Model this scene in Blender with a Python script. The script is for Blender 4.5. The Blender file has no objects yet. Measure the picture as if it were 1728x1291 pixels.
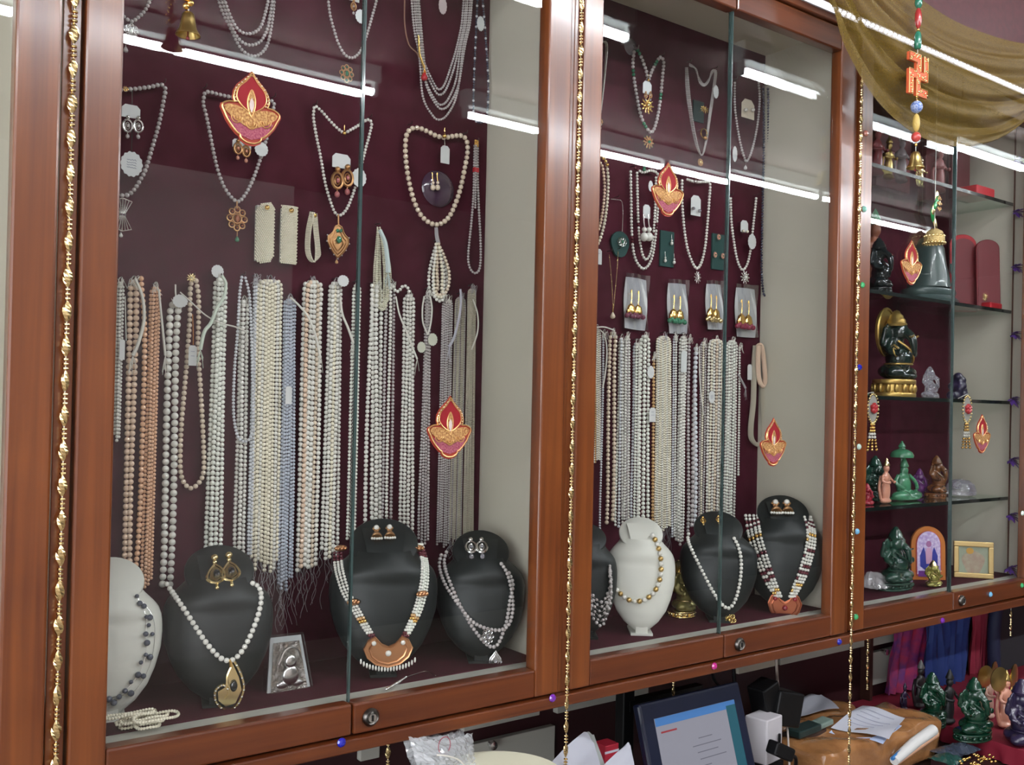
import bpy, math, random
import numpy as np
from mathutils import Vector, Matrix
SC = bpy.context.scene
COL = SC.collection
random.seed(7)
rng = np.random.default_rng(7)

# ------------------------------------------------------------------ camera
F = 1640.0; YAW = math.radians(36.8); PITCH = math.radians(.45); ROLL = math.radians(1.26)
fw = np.array([math.sin(YAW)*math.cos(PITCH), math.cos(YAW)*math.cos(PITCH), math.sin(PITCH)])
r0 = np.cross(fw, [0, 0, 1]); r0 /= np.linalg.norm(r0); u0 = np.cross(r0, fw)
rt = math.cos(ROLL)*r0 + math.sin(ROLL)*u0
up = math.cos(ROLL)*u0 - math.sin(ROLL)*r0
EYE = np.array([0, 0, 1.5]); CX, CY = 864.0, 670.0
cd = bpy.data.cameras.new('camera'); cam = bpy.data.objects.new('camera', cd); COL.objects.link(cam)
cd.sensor_fit = 'HORIZONTAL'; cd.sensor_width = 36.0; cd.lens = F/1728*36.0
cd.shift_y = (CY-645.5)/1728; cd.clip_start = .02
cam.matrix_world = Matrix([[rt[0], up[0], -fw[0], 0], [rt[1], up[1], -fw[1], 0], [rt[2], up[2], -fw[2], 1.5], [0, 0, 0, 1]])
SC.camera = cam

def ray(px, py): return fw + (px-CX)/F*rt - (py-CY)/F*up
def P(px, py, y):            # the point of the plane y = const seen at a pixel
    d = ray(px, py); return EYE + d*(y/d[1])
def PZ(px, py, z):
    d = ray(px, py); return EYE + d*((z-1.5)/d[2])
def PXW(px, py, x):
    d = ray(px, py); return EYE + d*(x/d[0])
def SZ(p, px): return px/F*float((np.asarray(p)-EYE) @ fw)   # metres spanned by px pixels at p

# ------------------------------------------------------------------ world, exposure, room light
w = bpy.data.worlds.new('world'); SC.world = w; w.use_nodes = True
w.node_tree.nodes['Background'].inputs[0].default_value = (.92, .95, 1, 1)
w.node_tree.nodes['Background'].inputs[1].default_value = 5.2  # strong fill, enters through the opening added over the left wall
SC.view_settings.view_transform = 'Standard'; SC.view_settings.look = 'None'
SC.view_settings.gamma = 1; SC.view_settings.use_curve_mapping = False
SC.view_settings.exposure = 0.35
TUBE_E = 85.0

# ------------------------------------------------------------------ materials
MATS = {}
def mat(name, col=(.5, .5, .5), rough=.5, metal=0., coat=0., spec=.5, emit=None, es=0., trans=0., ior=1.45, alpha=1., noise=None, bump=None, sheen=0., sss=0.):
    if name in MATS: return MATS[name]
    m = bpy.data.materials.new(name); m.use_nodes = True
    nt = m.node_tree; b = nt.nodes['Principled BSDF']
    c = tuple(col)+(1,)
    b.inputs['Base Color'].default_value = c; b.inputs['Roughness'].default_value = rough
    b.inputs['Metallic'].default_value = metal; b.inputs['Coat Weight'].default_value = coat
    b.inputs['Coat Roughness'].default_value = .08
    b.inputs['Specular IOR Level'].default_value = spec; b.inputs['IOR'].default_value = ior
    b.inputs['Transmission Weight'].default_value = trans; b.inputs['Alpha'].default_value = alpha
    b.inputs['Sheen Weight'].default_value = sheen
    if emit: b.inputs['Emission Color'].default_value = tuple(emit)+(1,); b.inputs['Emission Strength'].default_value = es
    if noise:            # (scale xyz, colour 2, detail)
        sc, c2, det = noise
        tc = nt.nodes.new('ShaderNodeTexCoord'); mp = nt.nodes.new('ShaderNodeMapping'); mp.inputs['Scale'].default_value = sc
        n = nt.nodes.new('ShaderNodeTexNoise'); n.inputs['Scale'].default_value = 1; n.inputs['Detail'].default_value = det
        mx = nt.nodes.new('ShaderNodeMix'); mx.data_type = 'RGBA'
        rp = nt.nodes.new('ShaderNodeValToRGB'); rp.color_ramp.elements[0].position = .35; rp.color_ramp.elements[1].position = .65
        nt.links.new(tc.outputs['Object'], mp.inputs[0]); nt.links.new(mp.outputs[0], n.inputs[0]); nt.links.new(n.outputs[0], rp.inputs[0])
        nt.links.new(rp.outputs[0], mx.inputs[0]); mx.inputs[6].default_value = c; mx.inputs[7].default_value = tuple(c2)+(1,)
        nt.links.new(mx.outputs[2], b.inputs['Base Color'])
    if bump:             # (scale, strength, distance)
        tc = nt.nodes.new('ShaderNodeTexCoord'); n = nt.nodes.new('ShaderNodeTexNoise'); n.inputs['Scale'].default_value = bump[0]; n.inputs['Detail'].default_value = 4
        bp = nt.nodes.new('ShaderNodeBump'); bp.inputs['Strength'].default_value = bump[1]; bp.inputs['Distance'].default_value = bump[2]
        nt.links.new(tc.outputs['Object'], n.inputs[0]); nt.links.new(n.outputs[0], bp.inputs['Height']); nt.links.new(bp.outputs[0], b.inputs['Normal'])
    MATS[name] = m; return m

def glassmat(name, tint=(.97, 1, .985), f0=.05, rough=.0, base=0.):
    m = bpy.data.materials.new(name); m.use_nodes = True; nt = m.node_tree; nt.nodes.clear()
    o = nt.nodes.new('ShaderNodeOutputMaterial'); t = nt.nodes.new('ShaderNodeBsdfTransparent'); t.inputs[0].default_value = tuple(tint)+(1,)
    g = nt.nodes.new('ShaderNodeBsdfGlossy'); g.inputs['Roughness'].default_value = rough; g.inputs[0].default_value = (.95, 1, .98, 1)
    lw = nt.nodes.new('ShaderNodeLayerWeight'); lw.inputs[0].default_value = .5
    p = nt.nodes.new('ShaderNodeMath'); p.operation = 'POWER'; p.inputs[1].default_value = 5
    q = nt.nodes.new('ShaderNodeMath'); q.operation = 'MULTIPLY_ADD'; q.inputs[1].default_value = 1-f0; q.inputs[2].default_value = f0
    mx = nt.nodes.new('ShaderNodeMixShader')
    nt.links.new(lw.outputs['Facing'], p.inputs[0]); nt.links.new(p.outputs[0], q.inputs[0]); nt.links.new(q.outputs[0], mx.inputs[0])
    nt.links.new(t.outputs[0], mx.inputs[1]); nt.links.new(g.outputs[0], mx.inputs[2]); nt.links.new(mx.outputs[0], o.inputs[0])
    MATS[name] = m; return m

def woodmat(name, c1, c2, scale, rough=.28):
    m = bpy.data.materials.new(name); m.use_nodes = True; nt = m.node_tree; b = nt.nodes['Principled BSDF']
    tc = nt.nodes.new('ShaderNodeTexCoord'); mp = nt.nodes.new('ShaderNodeMapping'); mp.inputs['Scale'].default_value = scale
    n = nt.nodes.new('ShaderNodeTexNoise'); n.inputs['Scale'].default_value = 1; n.inputs['Detail'].default_value = 6; n.inputs['Distortion'].default_value = .6
    n2 = nt.nodes.new('ShaderNodeTexNoise'); n2.inputs['Scale'].default_value = 7
    ad = nt.nodes.new('ShaderNodeMath'); ad.operation = 'MULTIPLY_ADD'; ad.inputs[1].default_value = .45
    rp = nt.nodes.new('ShaderNodeValToRGB'); e = rp.color_ramp.elements
    e[0].position = .48; e[0].color = tuple(c1)+(1,); e[1].position = .95; e[1].color = tuple(c2)+(1,)
    nt.links.new(tc.outputs['Object'], mp.inputs[0]); nt.links.new(mp.outputs[0], n.inputs[0]); nt.links.new(tc.outputs['Object'], n2.inputs[0])
    nt.links.new(n2.outputs[0], ad.inputs[0]); nt.links.new(n.outputs[0], ad.inputs[2]); nt.links.new(ad.outputs[0], rp.inputs[0])
    nt.links.new(rp.outputs[0], b.inputs['Base Color'])
    b.inputs['Roughness'].default_value = rough; b.inputs['Coat Weight'].default_value = .5; b.inputs['Coat Roughness'].default_value = .14
    bp = nt.nodes.new('ShaderNodeBump'); bp.inputs['Strength'].default_value = .12; bp.inputs['Distance'].default_value = .001
    nt.links.new(n.outputs[0], bp.inputs['Height']); nt.links.new(bp.outputs[0], b.inputs['Normal'])
    MATS[name] = m; return m

WOODV = woodmat('varnished_wood_upright', (.095, .021, .005), (.195, .054, .011), (70, 40, 2.2))
WOODH = woodmat('varnished_wood_rail', (.072, .015, .004), (.145, .036, .008), (2.2, 40, 70))
GROOVE = mat('dark_groove_wood', (.035, .010, .006), .5)
GLASS = glassmat('clear_pane_glass', (.992, .997, .992), .035); SHELF = glassmat('shelf_glass', (.86, .93, .9), .05)
CLEARP = glassmat('clear_plastic', (.93, .93, .95), .12, .08)
EDGE = mat('polished_glass_edge', (.06, .10, .095), .15, trans=.3, coat=1)
SEDGE = mat('shelf_glass_edge', (.004, .010, .009), .2, coat=.5)
MAROON = mat('maroon_felt_board', (.046, .005, .012), .8, noise=((30, 30, 30), (.060, .008, .018), 4), spec=.15)
CREAMW = mat('cream_laminate', (.52, .49, .40), .45, noise=((3, 3, 3), (.56, .53, .44), 2))
GREYP = mat('grey_laminate', (.42, .42, .37), .45)
DARKM = mat('dark_maroon_panel', (.03, .008, .010), .4)
BLACKP = mat('black_plastic', (.004, .004, .0045), .4, spec=.3)
WHITEP = mat('white_plastic', (.62, .62, .6), .4)
GOLD = mat('polished_gold', (.85, .55, .18), .2, 1.0)
PALEG = mat('pale_gold', (.86, .70, .36), .22, 1.0)
BRASS = mat('brass', (.62, .46, .17), .3, 1.0)
ANTG = mat('antique_gold', (.50, .27, .12), .38, .9)
SILV = mat('silver_metal', (.75, .75, .73), .25, 1.0)
STEEL = mat('dark_steel', (.12, .11, .10), .3, 1.0)
GEMS = {}
def gem(name, c): return mat(name, c, .06, coat=1, spec=.8)
PW = mat('white_pearl', (.69, .68, .62), .2, coat=1, spec=.9)
PC = mat('cream_pearl', (.74, .69, .54), .2, coat=1, spec=.9)
PP = mat('pale_peach_pearl', (.72, .53, .39), .2, coat=1, spec=.9)
PO = mat('peach_pearl', (.74, .44, .27), .2, coat=1, spec=.9)
PS = mat('silver_pearl', (.58, .60, .63), .2, coat=1, spec=.9)
PB = mat('blue_grey_pearl', (.42, .46, .53), .2, coat=1, spec=.9)
PM = mat('mauve_pearl', (.44, .405, .395), .2, coat=1, spec=.9)
PG = mat('greenish_white_pearl', (.75, .77, .69), .2, coat=1, spec=.9)
PD = mat('dark_peacock_pearl', (.035, .04, .07), .18, coat=1)
PCH = mat('champagne_pearl', (.66, .55, .42), .2, coat=1, spec=.9)
PBG = mat('beige_seed_bead', (.46, .42, .33), .35, coat=.3)
PBR = mat('golden_brown_pearl', (.55, .33, .14), .2, coat=1, spec=.9)
RED = mat('red_glass', (.45, .02, .03), .15, coat=1)
GRN = mat('green_stone', (.02, .16, .08), .15, coat=1)
MRN = mat('garnet_bead', (.10, .012, .022), .2, coat=.8)
THREAD = mat('white_thread', (.62, .60, .54), .8)
GTHREAD = mat('grey_nylon_thread', (.34, .32, .33), .6)
CARD = mat('white_card', (.58, .59, .58), .6)
INK = mat('blue_ink', (.12, .14, .25), .6)
BKV = mat('black_leatherette', (.010, .0135, .0135), .45, bump=(900, .15, .0004))
WHV = mat('white_leatherette', (.60, .60, .54), .5, bump=(900, .1, .0004))
JADE = mat('jade_green_stone', (.06, .24, .12), .25, coat=.6, noise=((30, 30, 30), (.04, .15, .08), 3))
DJADE = mat('dark_green_stone', (.006, .035, .025), .2, coat=.8, noise=((20, 20, 20), (.012, .055, .034), 3))
CORAL = mat('coral_resin', (.60, .28, .19), .3, coat=.5)
TIGER = mat('brown_stone', (.20, .075, .02), .25, coat=.8, noise=((40, 40, 40), (.07, .022, .008), 3))
AMETH = mat('purple_stone', (.11, .02, .13), .25, coat=.8)
LAPIS = mat('dark_blue_stone', (.010, .009, .032), .28, coat=.5, noise=((50, 50, 50), (.028, .018, .05), 3))
CRYS = mat('crystal', (.85, .84, .92), .05, trans=.85, ior=1.5)
REDP = mat('red_velvet_box', (.42, .008, .018), .55)
DREDP = mat('dark_red_satin', (.16, .006, .012), .5)
REDC = mat('crimson_tablecloth', (.20, .006, .022), .75)

# ------------------------------------------------------------------ mesh builder
def ico(sub):
    t = (1+5**.5)/2
    v = [(-1, t, 0), (1, t, 0), (-1, -t, 0), (1, -t, 0), (0, -1, t), (0, 1, t), (0, -1, -t), (0, 1, -t), (t, 0, -1), (t, 0, 1), (-t, 0, -1), (-t, 0, 1)]
    f = [(0, 11, 5), (0, 5, 1), (0, 1, 7), (0, 7, 10), (0, 10, 11), (1, 5, 9), (5, 11, 4), (11, 10, 2), (10, 7, 6), (7, 1, 8), (3, 9, 4), (3, 4, 2), (3, 2, 6), (3, 6, 8), (3, 8, 9), (4, 9, 5), (2, 4, 11), (6, 2, 10), (8, 6, 7), (9, 8, 1)]
    v = [np.array(a)/np.linalg.norm(a) for a in v]
    for _ in range(sub):
        c = {}; nf = []
        def mid(a, b):
            k = (min(a, b), max(a, b))
            if k not in c:
                m = v[a]+v[b]; v.append(m/np.linalg.norm(m)); c[k] = len(v)-1
            return c[k]
        for a, b, d in f:
            x, y, z = mid(a, b), mid(b, d), mid(d, a); nf += [(a, x, z), (b, y, x), (d, z, y), (x, y, z)]
        f = nf
    return np.array(v), np.array(f)
ICO = [ico(0), ico(1), ico(2), ico(3)]

class MB:
    def __init__(s): s.v = []; s.f = []; s.n = 0; s.m = []; s.cm = 0; s.slots = []
    def use(s, m):
        if m not in s.slots: s.slots.append(m)
        s.cm = s.slots.index(m); return s
    def add(s, v, f):
        v = np.asarray(v, float).reshape(-1, 3)
        if isinstance(f, np.ndarray):
            s.f.append((f+s.n).tolist())
        else: s.f.append([[i+s.n for i in q] for q in f])
        s.m.append(np.full(len(f), s.cm)); s.v.append(v); s.n += len(v); return s
    def balls(s, C, r, sub=1):
        V, Fc = ICO[sub]; C = np.asarray(C, float).reshape(-1, 3); k = len(C); r = np.broadcast_to(np.asarray(r, float), (k,))
        v = C[:, None, :]+V[None]*r[:, None, None]
        f = Fc[None]+(np.arange(k)*len(V))[:, None, None]
        return s.add(v.reshape(-1, 3), f.reshape(-1, 3))
    def ell(s, c, r, sub=2, R=None):
        V, Fc = ICO[sub]; v = V*np.asarray(r, float)
        if R is not None: v = v @ np.asarray(R).T
        return s.add(v+np.asarray(c, float), Fc)
    def box(s, a, b, R=None, piv=None):
        a = np.asarray(a, float); b = np.asarray(b, float)
        v = np.array([[(a, b)[i][0], (a, b)[j][1], (a, b)[k][2]] for i in (0, 1) for j in (0, 1) for k in (0, 1)])
        if R is not None:
            c = (a+b)/2 if piv is None else np.asarray(piv); v = (v-c) @ np.asarray(R).T+c
        return s.add(v, [(0, 1, 3, 2), (4, 6, 7, 5), (0, 4, 5, 1), (2, 3, 7, 6), (0, 2, 6, 4), (1, 5, 7, 3)])
    def tube(s, pts, r, n=8, cap=True):
        pts = np.asarray(pts, float); k = len(pts); r = np.broadcast_to(np.asarray(r, float), (k,))
        T = np.gradient(pts, axis=0); T /= np.maximum(np.linalg.norm(T, axis=1, keepdims=True), 1e-9)
        a = np.array([0, 0, 1.]) if abs(T[0][2]) < .9 else np.array([1., 0, 0])
        rings = []
        N = a-T[0]*(a @ T[0]); N /= np.linalg.norm(N)
        for i in range(k):
            N = N-T[i]*(N @ T[i]); N /= max(np.linalg.norm(N), 1e-9); B = np.cross(T[i], N)
            th = np.arange(n)*2*math.pi/n
            rings.append(pts[i]+r[i]*(np.cos(th)[:, None]*N+np.sin(th)[:, None]*B))
        f = [(i*n+j, i*n+(j+1) % n, (i+1)*n+(j+1) % n, (i+1)*n+j) for i in range(k-1) for j in range(n)]
        if cap: f += [tuple(range(n))[::-1], tuple((k-1)*n+j for j in range(n))]
        return s.add(np.concatenate(rings), f)
    def lathe(s, prof, c=(0, 0, 0), R=None, n=16, sx=1., sy=1.):   # prof: (radius, z) list
        k = len(prof); th = np.arange(n)*2*math.pi/n
        v = np.array([[max(p[0], 1e-5)*math.cos(t)*sx, max(p[0], 1e-5)*math.sin(t)*sy, p[1]] for p in prof for t in th])
        if R is not None: v = v @ np.asarray(R).T
        f = [(i*n+j, i*n+(j+1) % n, (i+1)*n+(j+1) % n, (i+1)*n+j) for i in range(k-1) for j in range(n)]
        f += [tuple(range(n))[::-1], tuple((k-1)*n+j for j in range(n))]
        return s.add(v+np.asarray(c, float), f)
    def prism(s, o, y0, y1, c=(0, 0, 0), R=None):                  # o: (x,z) outline, extruded along y
        n = len(o); v = np.array([(p[0], y0, p[1]) for p in o]+[(p[0], y1, p[1]) for p in o], float)
        if R is not None: v = v @ np.asarray(R).T
        f = [tuple(range(n)), tuple(range(2*n-1, n-1, -1))]+[((i+1) % n, i, i+n, (i+1) % n+n) for i in range(n)]
        return s.add(v+np.asarray(c, float), f)
    def grid(s, G, thick=0.):                                      # G: rows x cols x 3
        G = np.asarray(G, float); a, b = G.shape[:2]
        f = [(i*b+j, i*b+j+1, (i+1)*b+j+1, (i+1)*b+j) for i in range(a-1) for j in range(b-1)]
        if thick:
            du = np.gradient(G, axis=0); dv = np.gradient(G, axis=1); N = np.cross(du, dv); N /= np.maximum(np.linalg.norm(N, axis=2, keepdims=True), 1e-9)
            G2 = G+N*thick; o = a*b
            f2 = [tuple(i+o for i in q[::-1]) for q in f]
            bd = [i for i in range(b)]+[i*b+b-1 for i in range(1, a)]+[(a-1)*b+j for j in range(b-2, -1, -1)]+[i*b for i in range(a-2, 0, -1)]
            f3 = [(bd[(i+1) % len(bd)], bd[i], bd[i]+o, bd[(i+1) % len(bd)]+o) for i in range(len(bd))]
            return s.add(np.concatenate([G.reshape(-1, 3), G2.reshape(-1, 3)]), f+f2+f3)
        return s.add(G.reshape(-1, 3), f)
    def turn(s, R, c):
        c = np.asarray(c, float); s.v = [(v-c) @ np.asarray(R).T+c for v in s.v]; return s
    def build(s, name, m=None, parent=None, smooth=True, loc=None, sharp=None):
        me = bpy.data.meshes.new(name)
        V = np.concatenate(s.v); off = np.zeros(3)
        if parent is not None: off = np.array(parent.get('_o', (0, 0, 0)))
        elif loc is not None: off = np.array(loc, float)
        else: off = np.array([(V[:, 0].min()+V[:, 0].max())/2, (V[:, 1].min()+V[:, 1].max())/2, V[:, 2].min()])
        V = V-off
        fs = [q for ch in s.f for q in ch]
        lt = np.array([len(q) for q in fs]); ls = np.concatenate([[0], np.cumsum(lt)[:-1]])
        li = np.fromiter((i for q in fs for i in q), dtype=np.int32, count=int(lt.sum()))
        me.vertices.add(len(V)); me.vertices.foreach_set('co', V.astype(np.float32).ravel())
        me.loops.add(len(li)); me.loops.foreach_set('vertex_index', li)
        me.polygons.add(len(fs)); me.polygons.foreach_set('loop_start', ls.astype(np.int32))
        if s.slots:
            for x in s.slots: me.materials.append(x)
            me.polygons.foreach_set('material_index', np.concatenate(s.m).astype(np.int32))
        elif m is not None: me.materials.append(m)
        me.update(calc_edges=True); me.validate()
        me.polygons.foreach_set('use_smooth', np.full(len(me.polygons), bool(smooth)))
        if smooth and len(V) < 30000: me.set_sharp_from_angle(angle=math.radians(sharp or 58))
        o = bpy.data.objects.new(name, me); COL.objects.link(o)
        if parent is not None: o.parent = parent
        else: o.location = off
        if parent is None: o['_o'] = tuple(off)
        elif '_o' in parent: o['_o'] = tuple(parent['_o'])
        return o

def tag(o, label=None, cat=None, group=None, kind=None):
    if label: o['label'] = label
    if cat: o['category'] = cat
    if group: o['group'] = group
    if kind: o['kind'] = kind
    return o
def thing(name, label, cat, loc, group=None):
    o = bpy.data.objects.new(name, None); COL.objects.link(o); o.empty_display_size = .02
    o.location = tuple(float(x) for x in loc); o['_o'] = tuple(float(x) for x in loc)
    return tag(o, label, cat, group)
def bev(o, wd=.002, seg=2):
    m = o.modifiers.new('bevel', 'BEVEL'); m.width = wd; m.segments = seg; m.limit_method = 'ANGLE'; return o
def boxo(name, a, b, m, parent=None, bv=.0015):
    o = MB().box(a, b).build(name, m, parent, smooth=False)
    if bv: bev(o, bv)
    return o
def struct(o): o['kind'] = 'structure'; return o

def rotx(a): c, s = math.cos(a), math.sin(a); return np.array([[1, 0, 0], [0, c, -s], [0, s, c]])
def roty(a): c, s = math.cos(a), math.sin(a); return np.array([[c, 0, s], [0, 1, 0], [-s, 0, c]])
def rotz(a): c, s = math.cos(a), math.sin(a); return np.array([[c, -s, 0], [s, c, 0], [0, 0, 1]])

def smoothpath(pts, k=8, closed=False):
    p = np.asarray(pts, float)
    if closed: q = np.vstack([p[-1], p, p[0], p[1]])
    else: q = np.vstack([2*p[0]-p[1], p, 2*p[-1]-p[-2]])
    out = []
    for i in range(1, len(q)-2):
        for t in np.arange(k)/k:
            a, b, c, d = q[i-1], q[i], q[i+1], q[i+2]
            out.append(.5*((2*b)+(c-a)*t+(2*a-5*b+4*c-d)*t*t+(3*b-a-3*c+d)*t**3))
    if not closed: out.append(p[-1])
    else: out.append(out[0])
    return np.array(out)
def resample(p, step):
    d = np.linalg.norm(np.diff(p, axis=0), axis=1); L = np.concatenate([[0], np.cumsum(d)]); n = max(2, int(L[-1]/step)+1)
    t = np.linspace(0, L[-1], n); return np.stack([np.interp(t, L, p[:, i]) for i in range(3)], 1)
def strand(path, r, m, parent, name='pearl_strand', sub=1, alt=None, gap=2.03):
    c = resample(path, r*gap); b = MB()
    rr = r*(1+rng.uniform(-.04, .04, len(c)))
    if alt:                      # list of (every, offset, material)
        idx = np.zeros(len(c), int)
        for k, (ev, of, mm) in enumerate(alt): idx[(np.arange(len(c)) % ev) == of] = k+1
        b.use(m); b.balls(c[idx == 0], rr[idx == 0], sub)
        for k, (ev, of, mm) in enumerate(alt):
            if (idx == k+1).any(): b.use(mm); b.balls(c[idx == k+1], rr[idx == k+1]*1.04, sub)
        return b.build(name, None, parent)
    b.balls(c, rr, sub); return b.build(name, m, parent)
def thread(name, pix, y, r, m, parent, jit=0.):
    pts = np.array([P(a, b, y) for a, b in pix]); pts[:, 1] += rng.uniform(-jit, jit, len(pts)) if jit else 0
    return MB().tube(smoothpath(pts, 5), r, 5).build(name, m, parent)

# ================================================================== THE SETTING
ZG0, ZG1 = 1.088, 2.234       # glass bottom / top
YF, YB = 1.20, 1.42           # door plane, felt board
struct(boxo('floor', (-3, -3.2, -.05), (9, 2.2, 0), mat('floor_tile', (.30, .26, .22), .3), bv=0))
struct(boxo('ceiling', (-3, -3.2, 2.80), (9, 2.2, 2.85), mat('ceiling_board', (.16, .11, .10), .8), bv=0))
struct(boxo('wall_front', (-3, -3.3, 0), (9, -3.2, 2.80), mat('shop_wall', (.10, .085, .08), .7), bv=0))
struct(boxo('wall_right', (9, -3.2, 0), (9.1, 2.2, 2.80), mat('shop_wall'), bv=0))
struct(boxo('wall_left', (-3.1, -3.2, 0), (-3, 2.2, .5), mat('shop_wall'), bv=0))  # kept low: invented opening above it admits world light as cabinet fill
a_ = P(500, 172, 5.55); struct(boxo('wall_partition', (-1.5, -3.19, 0), (a_[0], -3.15, a_[2]), mat('beige_partition', (.50, .44, .42), .7), bv=0))
struct(boxo('wall_back', (-3, 1.62, 0), (9, 1.7, 2.80), CREAMW, bv=0))
FAS = mat('maroon_fascia_laminate', (.055, .006, .009), .5, noise=((60, 60, 60), (.075, .010, .013), 3))
struct(boxo('trim_1', (-.6, 1.24, 2.325), (4.2, 1.45, 2.80), FAS, bv=0))        # fascia above the cabinets
struct(boxo('trim_2', (-.6, 1.178, 1.0245), (4.2, 1.42, 1.0425), WOODH, bv=.002))   # long beam the cabinets stand on

# ---- cabinets
CH = [-.495, .254, 1.003, 1.765, 2.585, 3.405]
CABLAB = ['glass fronted wooden wall cabinet cut off at the left edge of the picture',
          'wooden wall cabinet with black busts, a brass bell and the longest pearl strands',
          'middle wooden wall cabinet with white earring packets above its pearl strands',
          'wooden wall cabinet with glass shelves of deity figures at the right',
          'glass fronted wooden wall cabinet cut off at the right edge of the picture']
def cabinet(k):
    x0, x1 = CH[k], CH[k+1]
    c = thing('display_cabinet', CABLAB[k], 'cabinet', ((x0+x1)/2, 1.31, 1.043), 'wooden wall cabinets in a row')
    boxo('back_board', (x0+.009, YB, 1.06), (x1-.009, YB+.012, 2.31), MAROON if k else CREAMW, c, 0)
    boxo('side_panel', (x1-.009, 1.215, 1.06), (x1-.0005, YB+.012, 2.31), CREAMW, c, 0)
    boxo('side_panel', (x0+.0005, 1.215, 1.06), (x0+.009, YB+.012, 2.31), CREAMW, c, 0)
    boxo('cabinet_floor', (x0+.009, 1.213, 1.0605), (x1-.009, YB, 1.0845), GREYP, c, 0)
    boxo('felt_mat', (x0+.0095, 1.243, 1.0845), (x1-.0095, YB-.0002, 1.086), MAROON, c, 0)
    boxo('cabinet_top', (x0+.009, 1.213, 2.30), (x1-.009, YB, 2.32), CREAMW, c, 0)
    boxo('front_post', (x0, 1.194, 1.043), (x0+.010, 1.2145, 2.322), WOODV, c, .001)
    boxo('front_post', (x1-.010, 1.194, 1.043), (x1, 1.2145, 2.322), WOODV, c, .001)
    boxo('base_board', (x0+.0105, 1.196, 1.043), (x1-.0105, YB+.012, 1.060), GROOVE, c, 0)
    xm = (x0+x1)/2 if k != 3 else 2.176
    for side in (0, 1):
        a, b = (x0+.0125, xm-.0012) if side == 0 else (xm+.0012, x1-.0125)
        yo = 0 if side == 0 else -.0006
        d = bpy.data.objects.new('glass_door', None); COL.objects.link(d); d.parent = c
        dl = ((a+b)/2, YF, 1.046); d.location = tuple(np.array(dl)-np.array(c['_o'])); d['_o'] = dl
        # the three-sided wooden frame
        sw = .042
        fr = MB()
        sx0, sx1 = (a, a+sw) if side == 0 else (b-sw-.005, b)
        MBs = MB().box((sx0, 1.185+yo, 1.0455), (sx1, 1.211, 2.2815)).build('stile', WOODV, d, smooth=False); bev(MBs, .003)
        gx0, gx1 = (sx1, b) if side == 0 else (a, sx0)
        bev(MB().box((gx0, 1.186+yo, 1.0455), (gx1, 1.2105, ZG0)).build('bottom_rail', WOODH, d, smooth=False), .003)
        bev(MB().box((gx0, 1.186+yo, ZG1), (gx1, 1.2105, 2.2815)).build('top_rail', WOODH, d, smooth=False), .003)
        tl = math.radians({1: (0, .2), 2: (-.15, .22), 3: (-.5, 0)}.get(k, (0, 0))[side])
        R = rotx(tl)
        pc = ((gx0+gx1)/2, YF, (ZG0+ZG1)/2)
        pane = MB().box((gx0-.003, YF-.0025, ZG0-.003), (gx1-.0008*(1-side), YF+.0025, ZG1+.003), R, pc).build('glass_pane', GLASS, d, smooth=False)
        ex = gx1 if side == 0 else gx0-.0008
        MB().box((ex-.0008, YF-.0026, ZG0), (ex+.0016, YF+.0026, ZG1), R, pc).build('pane_edge', EDGE, d, smooth=False)
        if side == 1 and k > 0:
            lx = {1: .655, 2: 1.4235, 3: 2.209}.get(k, a+.03); lz = 1.066
            lk = MB(); lk.use(STEEL)
            lk.lathe([(.0, 0), (.0125, 0), (.0125, .003), (.0095, .006), (.0085, .0045), (.0, .0045)], (lx, 1.1853+yo, lz), rotx(math.pi/2), 20)
            lk.use(SILV); lk.lathe([(0, 0), (.0065, 0), (.006, .0065), (0, .0068)], (lx, 1.1853+yo, lz), rotx(math.pi/2), 16)
            lk.use(BLACKP); lk.box((lx-.0012, 1.1775+yo, lz-.004), (lx+.0012, 1.1783+yo, lz+.004))
            lk.build('lock', None, d)
    return c
CAB = [cabinet(k) for k in range(5)]

# ---- ceiling tube lights of the shop, seen mirrored in the panes
LAMP = mat('tube_lamp', (1, 1, 1), .5, emit=(.90, .95, 1.0), es=TUBE_E)
def tube_light(x0, x1, y, z, n):
    t = thing('tube_light', n, 'light', ((x0+x1)/2, y, z+.09), 'tube lights on the shop ceiling')
    boxo('lamp_housing', (x0-.004, y-.025, z+.035), (x1+.004, y+.025, 2.80), WHITEP, t, 0)
    for x in (x0+.01, x1-.01): boxo('end_holder', (x-.008, y-.014, z-.016), (x+.008, y+.014, z+.035), WHITEP, t, 0)
    MB().tube([(x0+.02, y, z), (x1-.02, y, z)], .014, 10).build('lamp_tube', LAMP, t)
for i, (a, b) in enumerate([(-1.85, -.63), (-.61, .61), (.62, 1.84), (2.25, 3.46), (3.47, 4.68), (4.69, 5.9)]):
    tube_light(a, b, -1.0, 2.70, 'ceiling tube light mirrored in the panes, number %s along the lower bright line' % ['one', 'two', 'three', 'four', 'five', 'six'][i])
for i, (a, b) in enumerate([(.96, 2.17), (2.69, 3.9), (3.93, 5.14)]):
    tube_light(a, b, .10, 2.70, 'ceiling tube light close to the cabinets, %s along the upper mirrored line' % ['first', 'second', 'third'][i])

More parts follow.
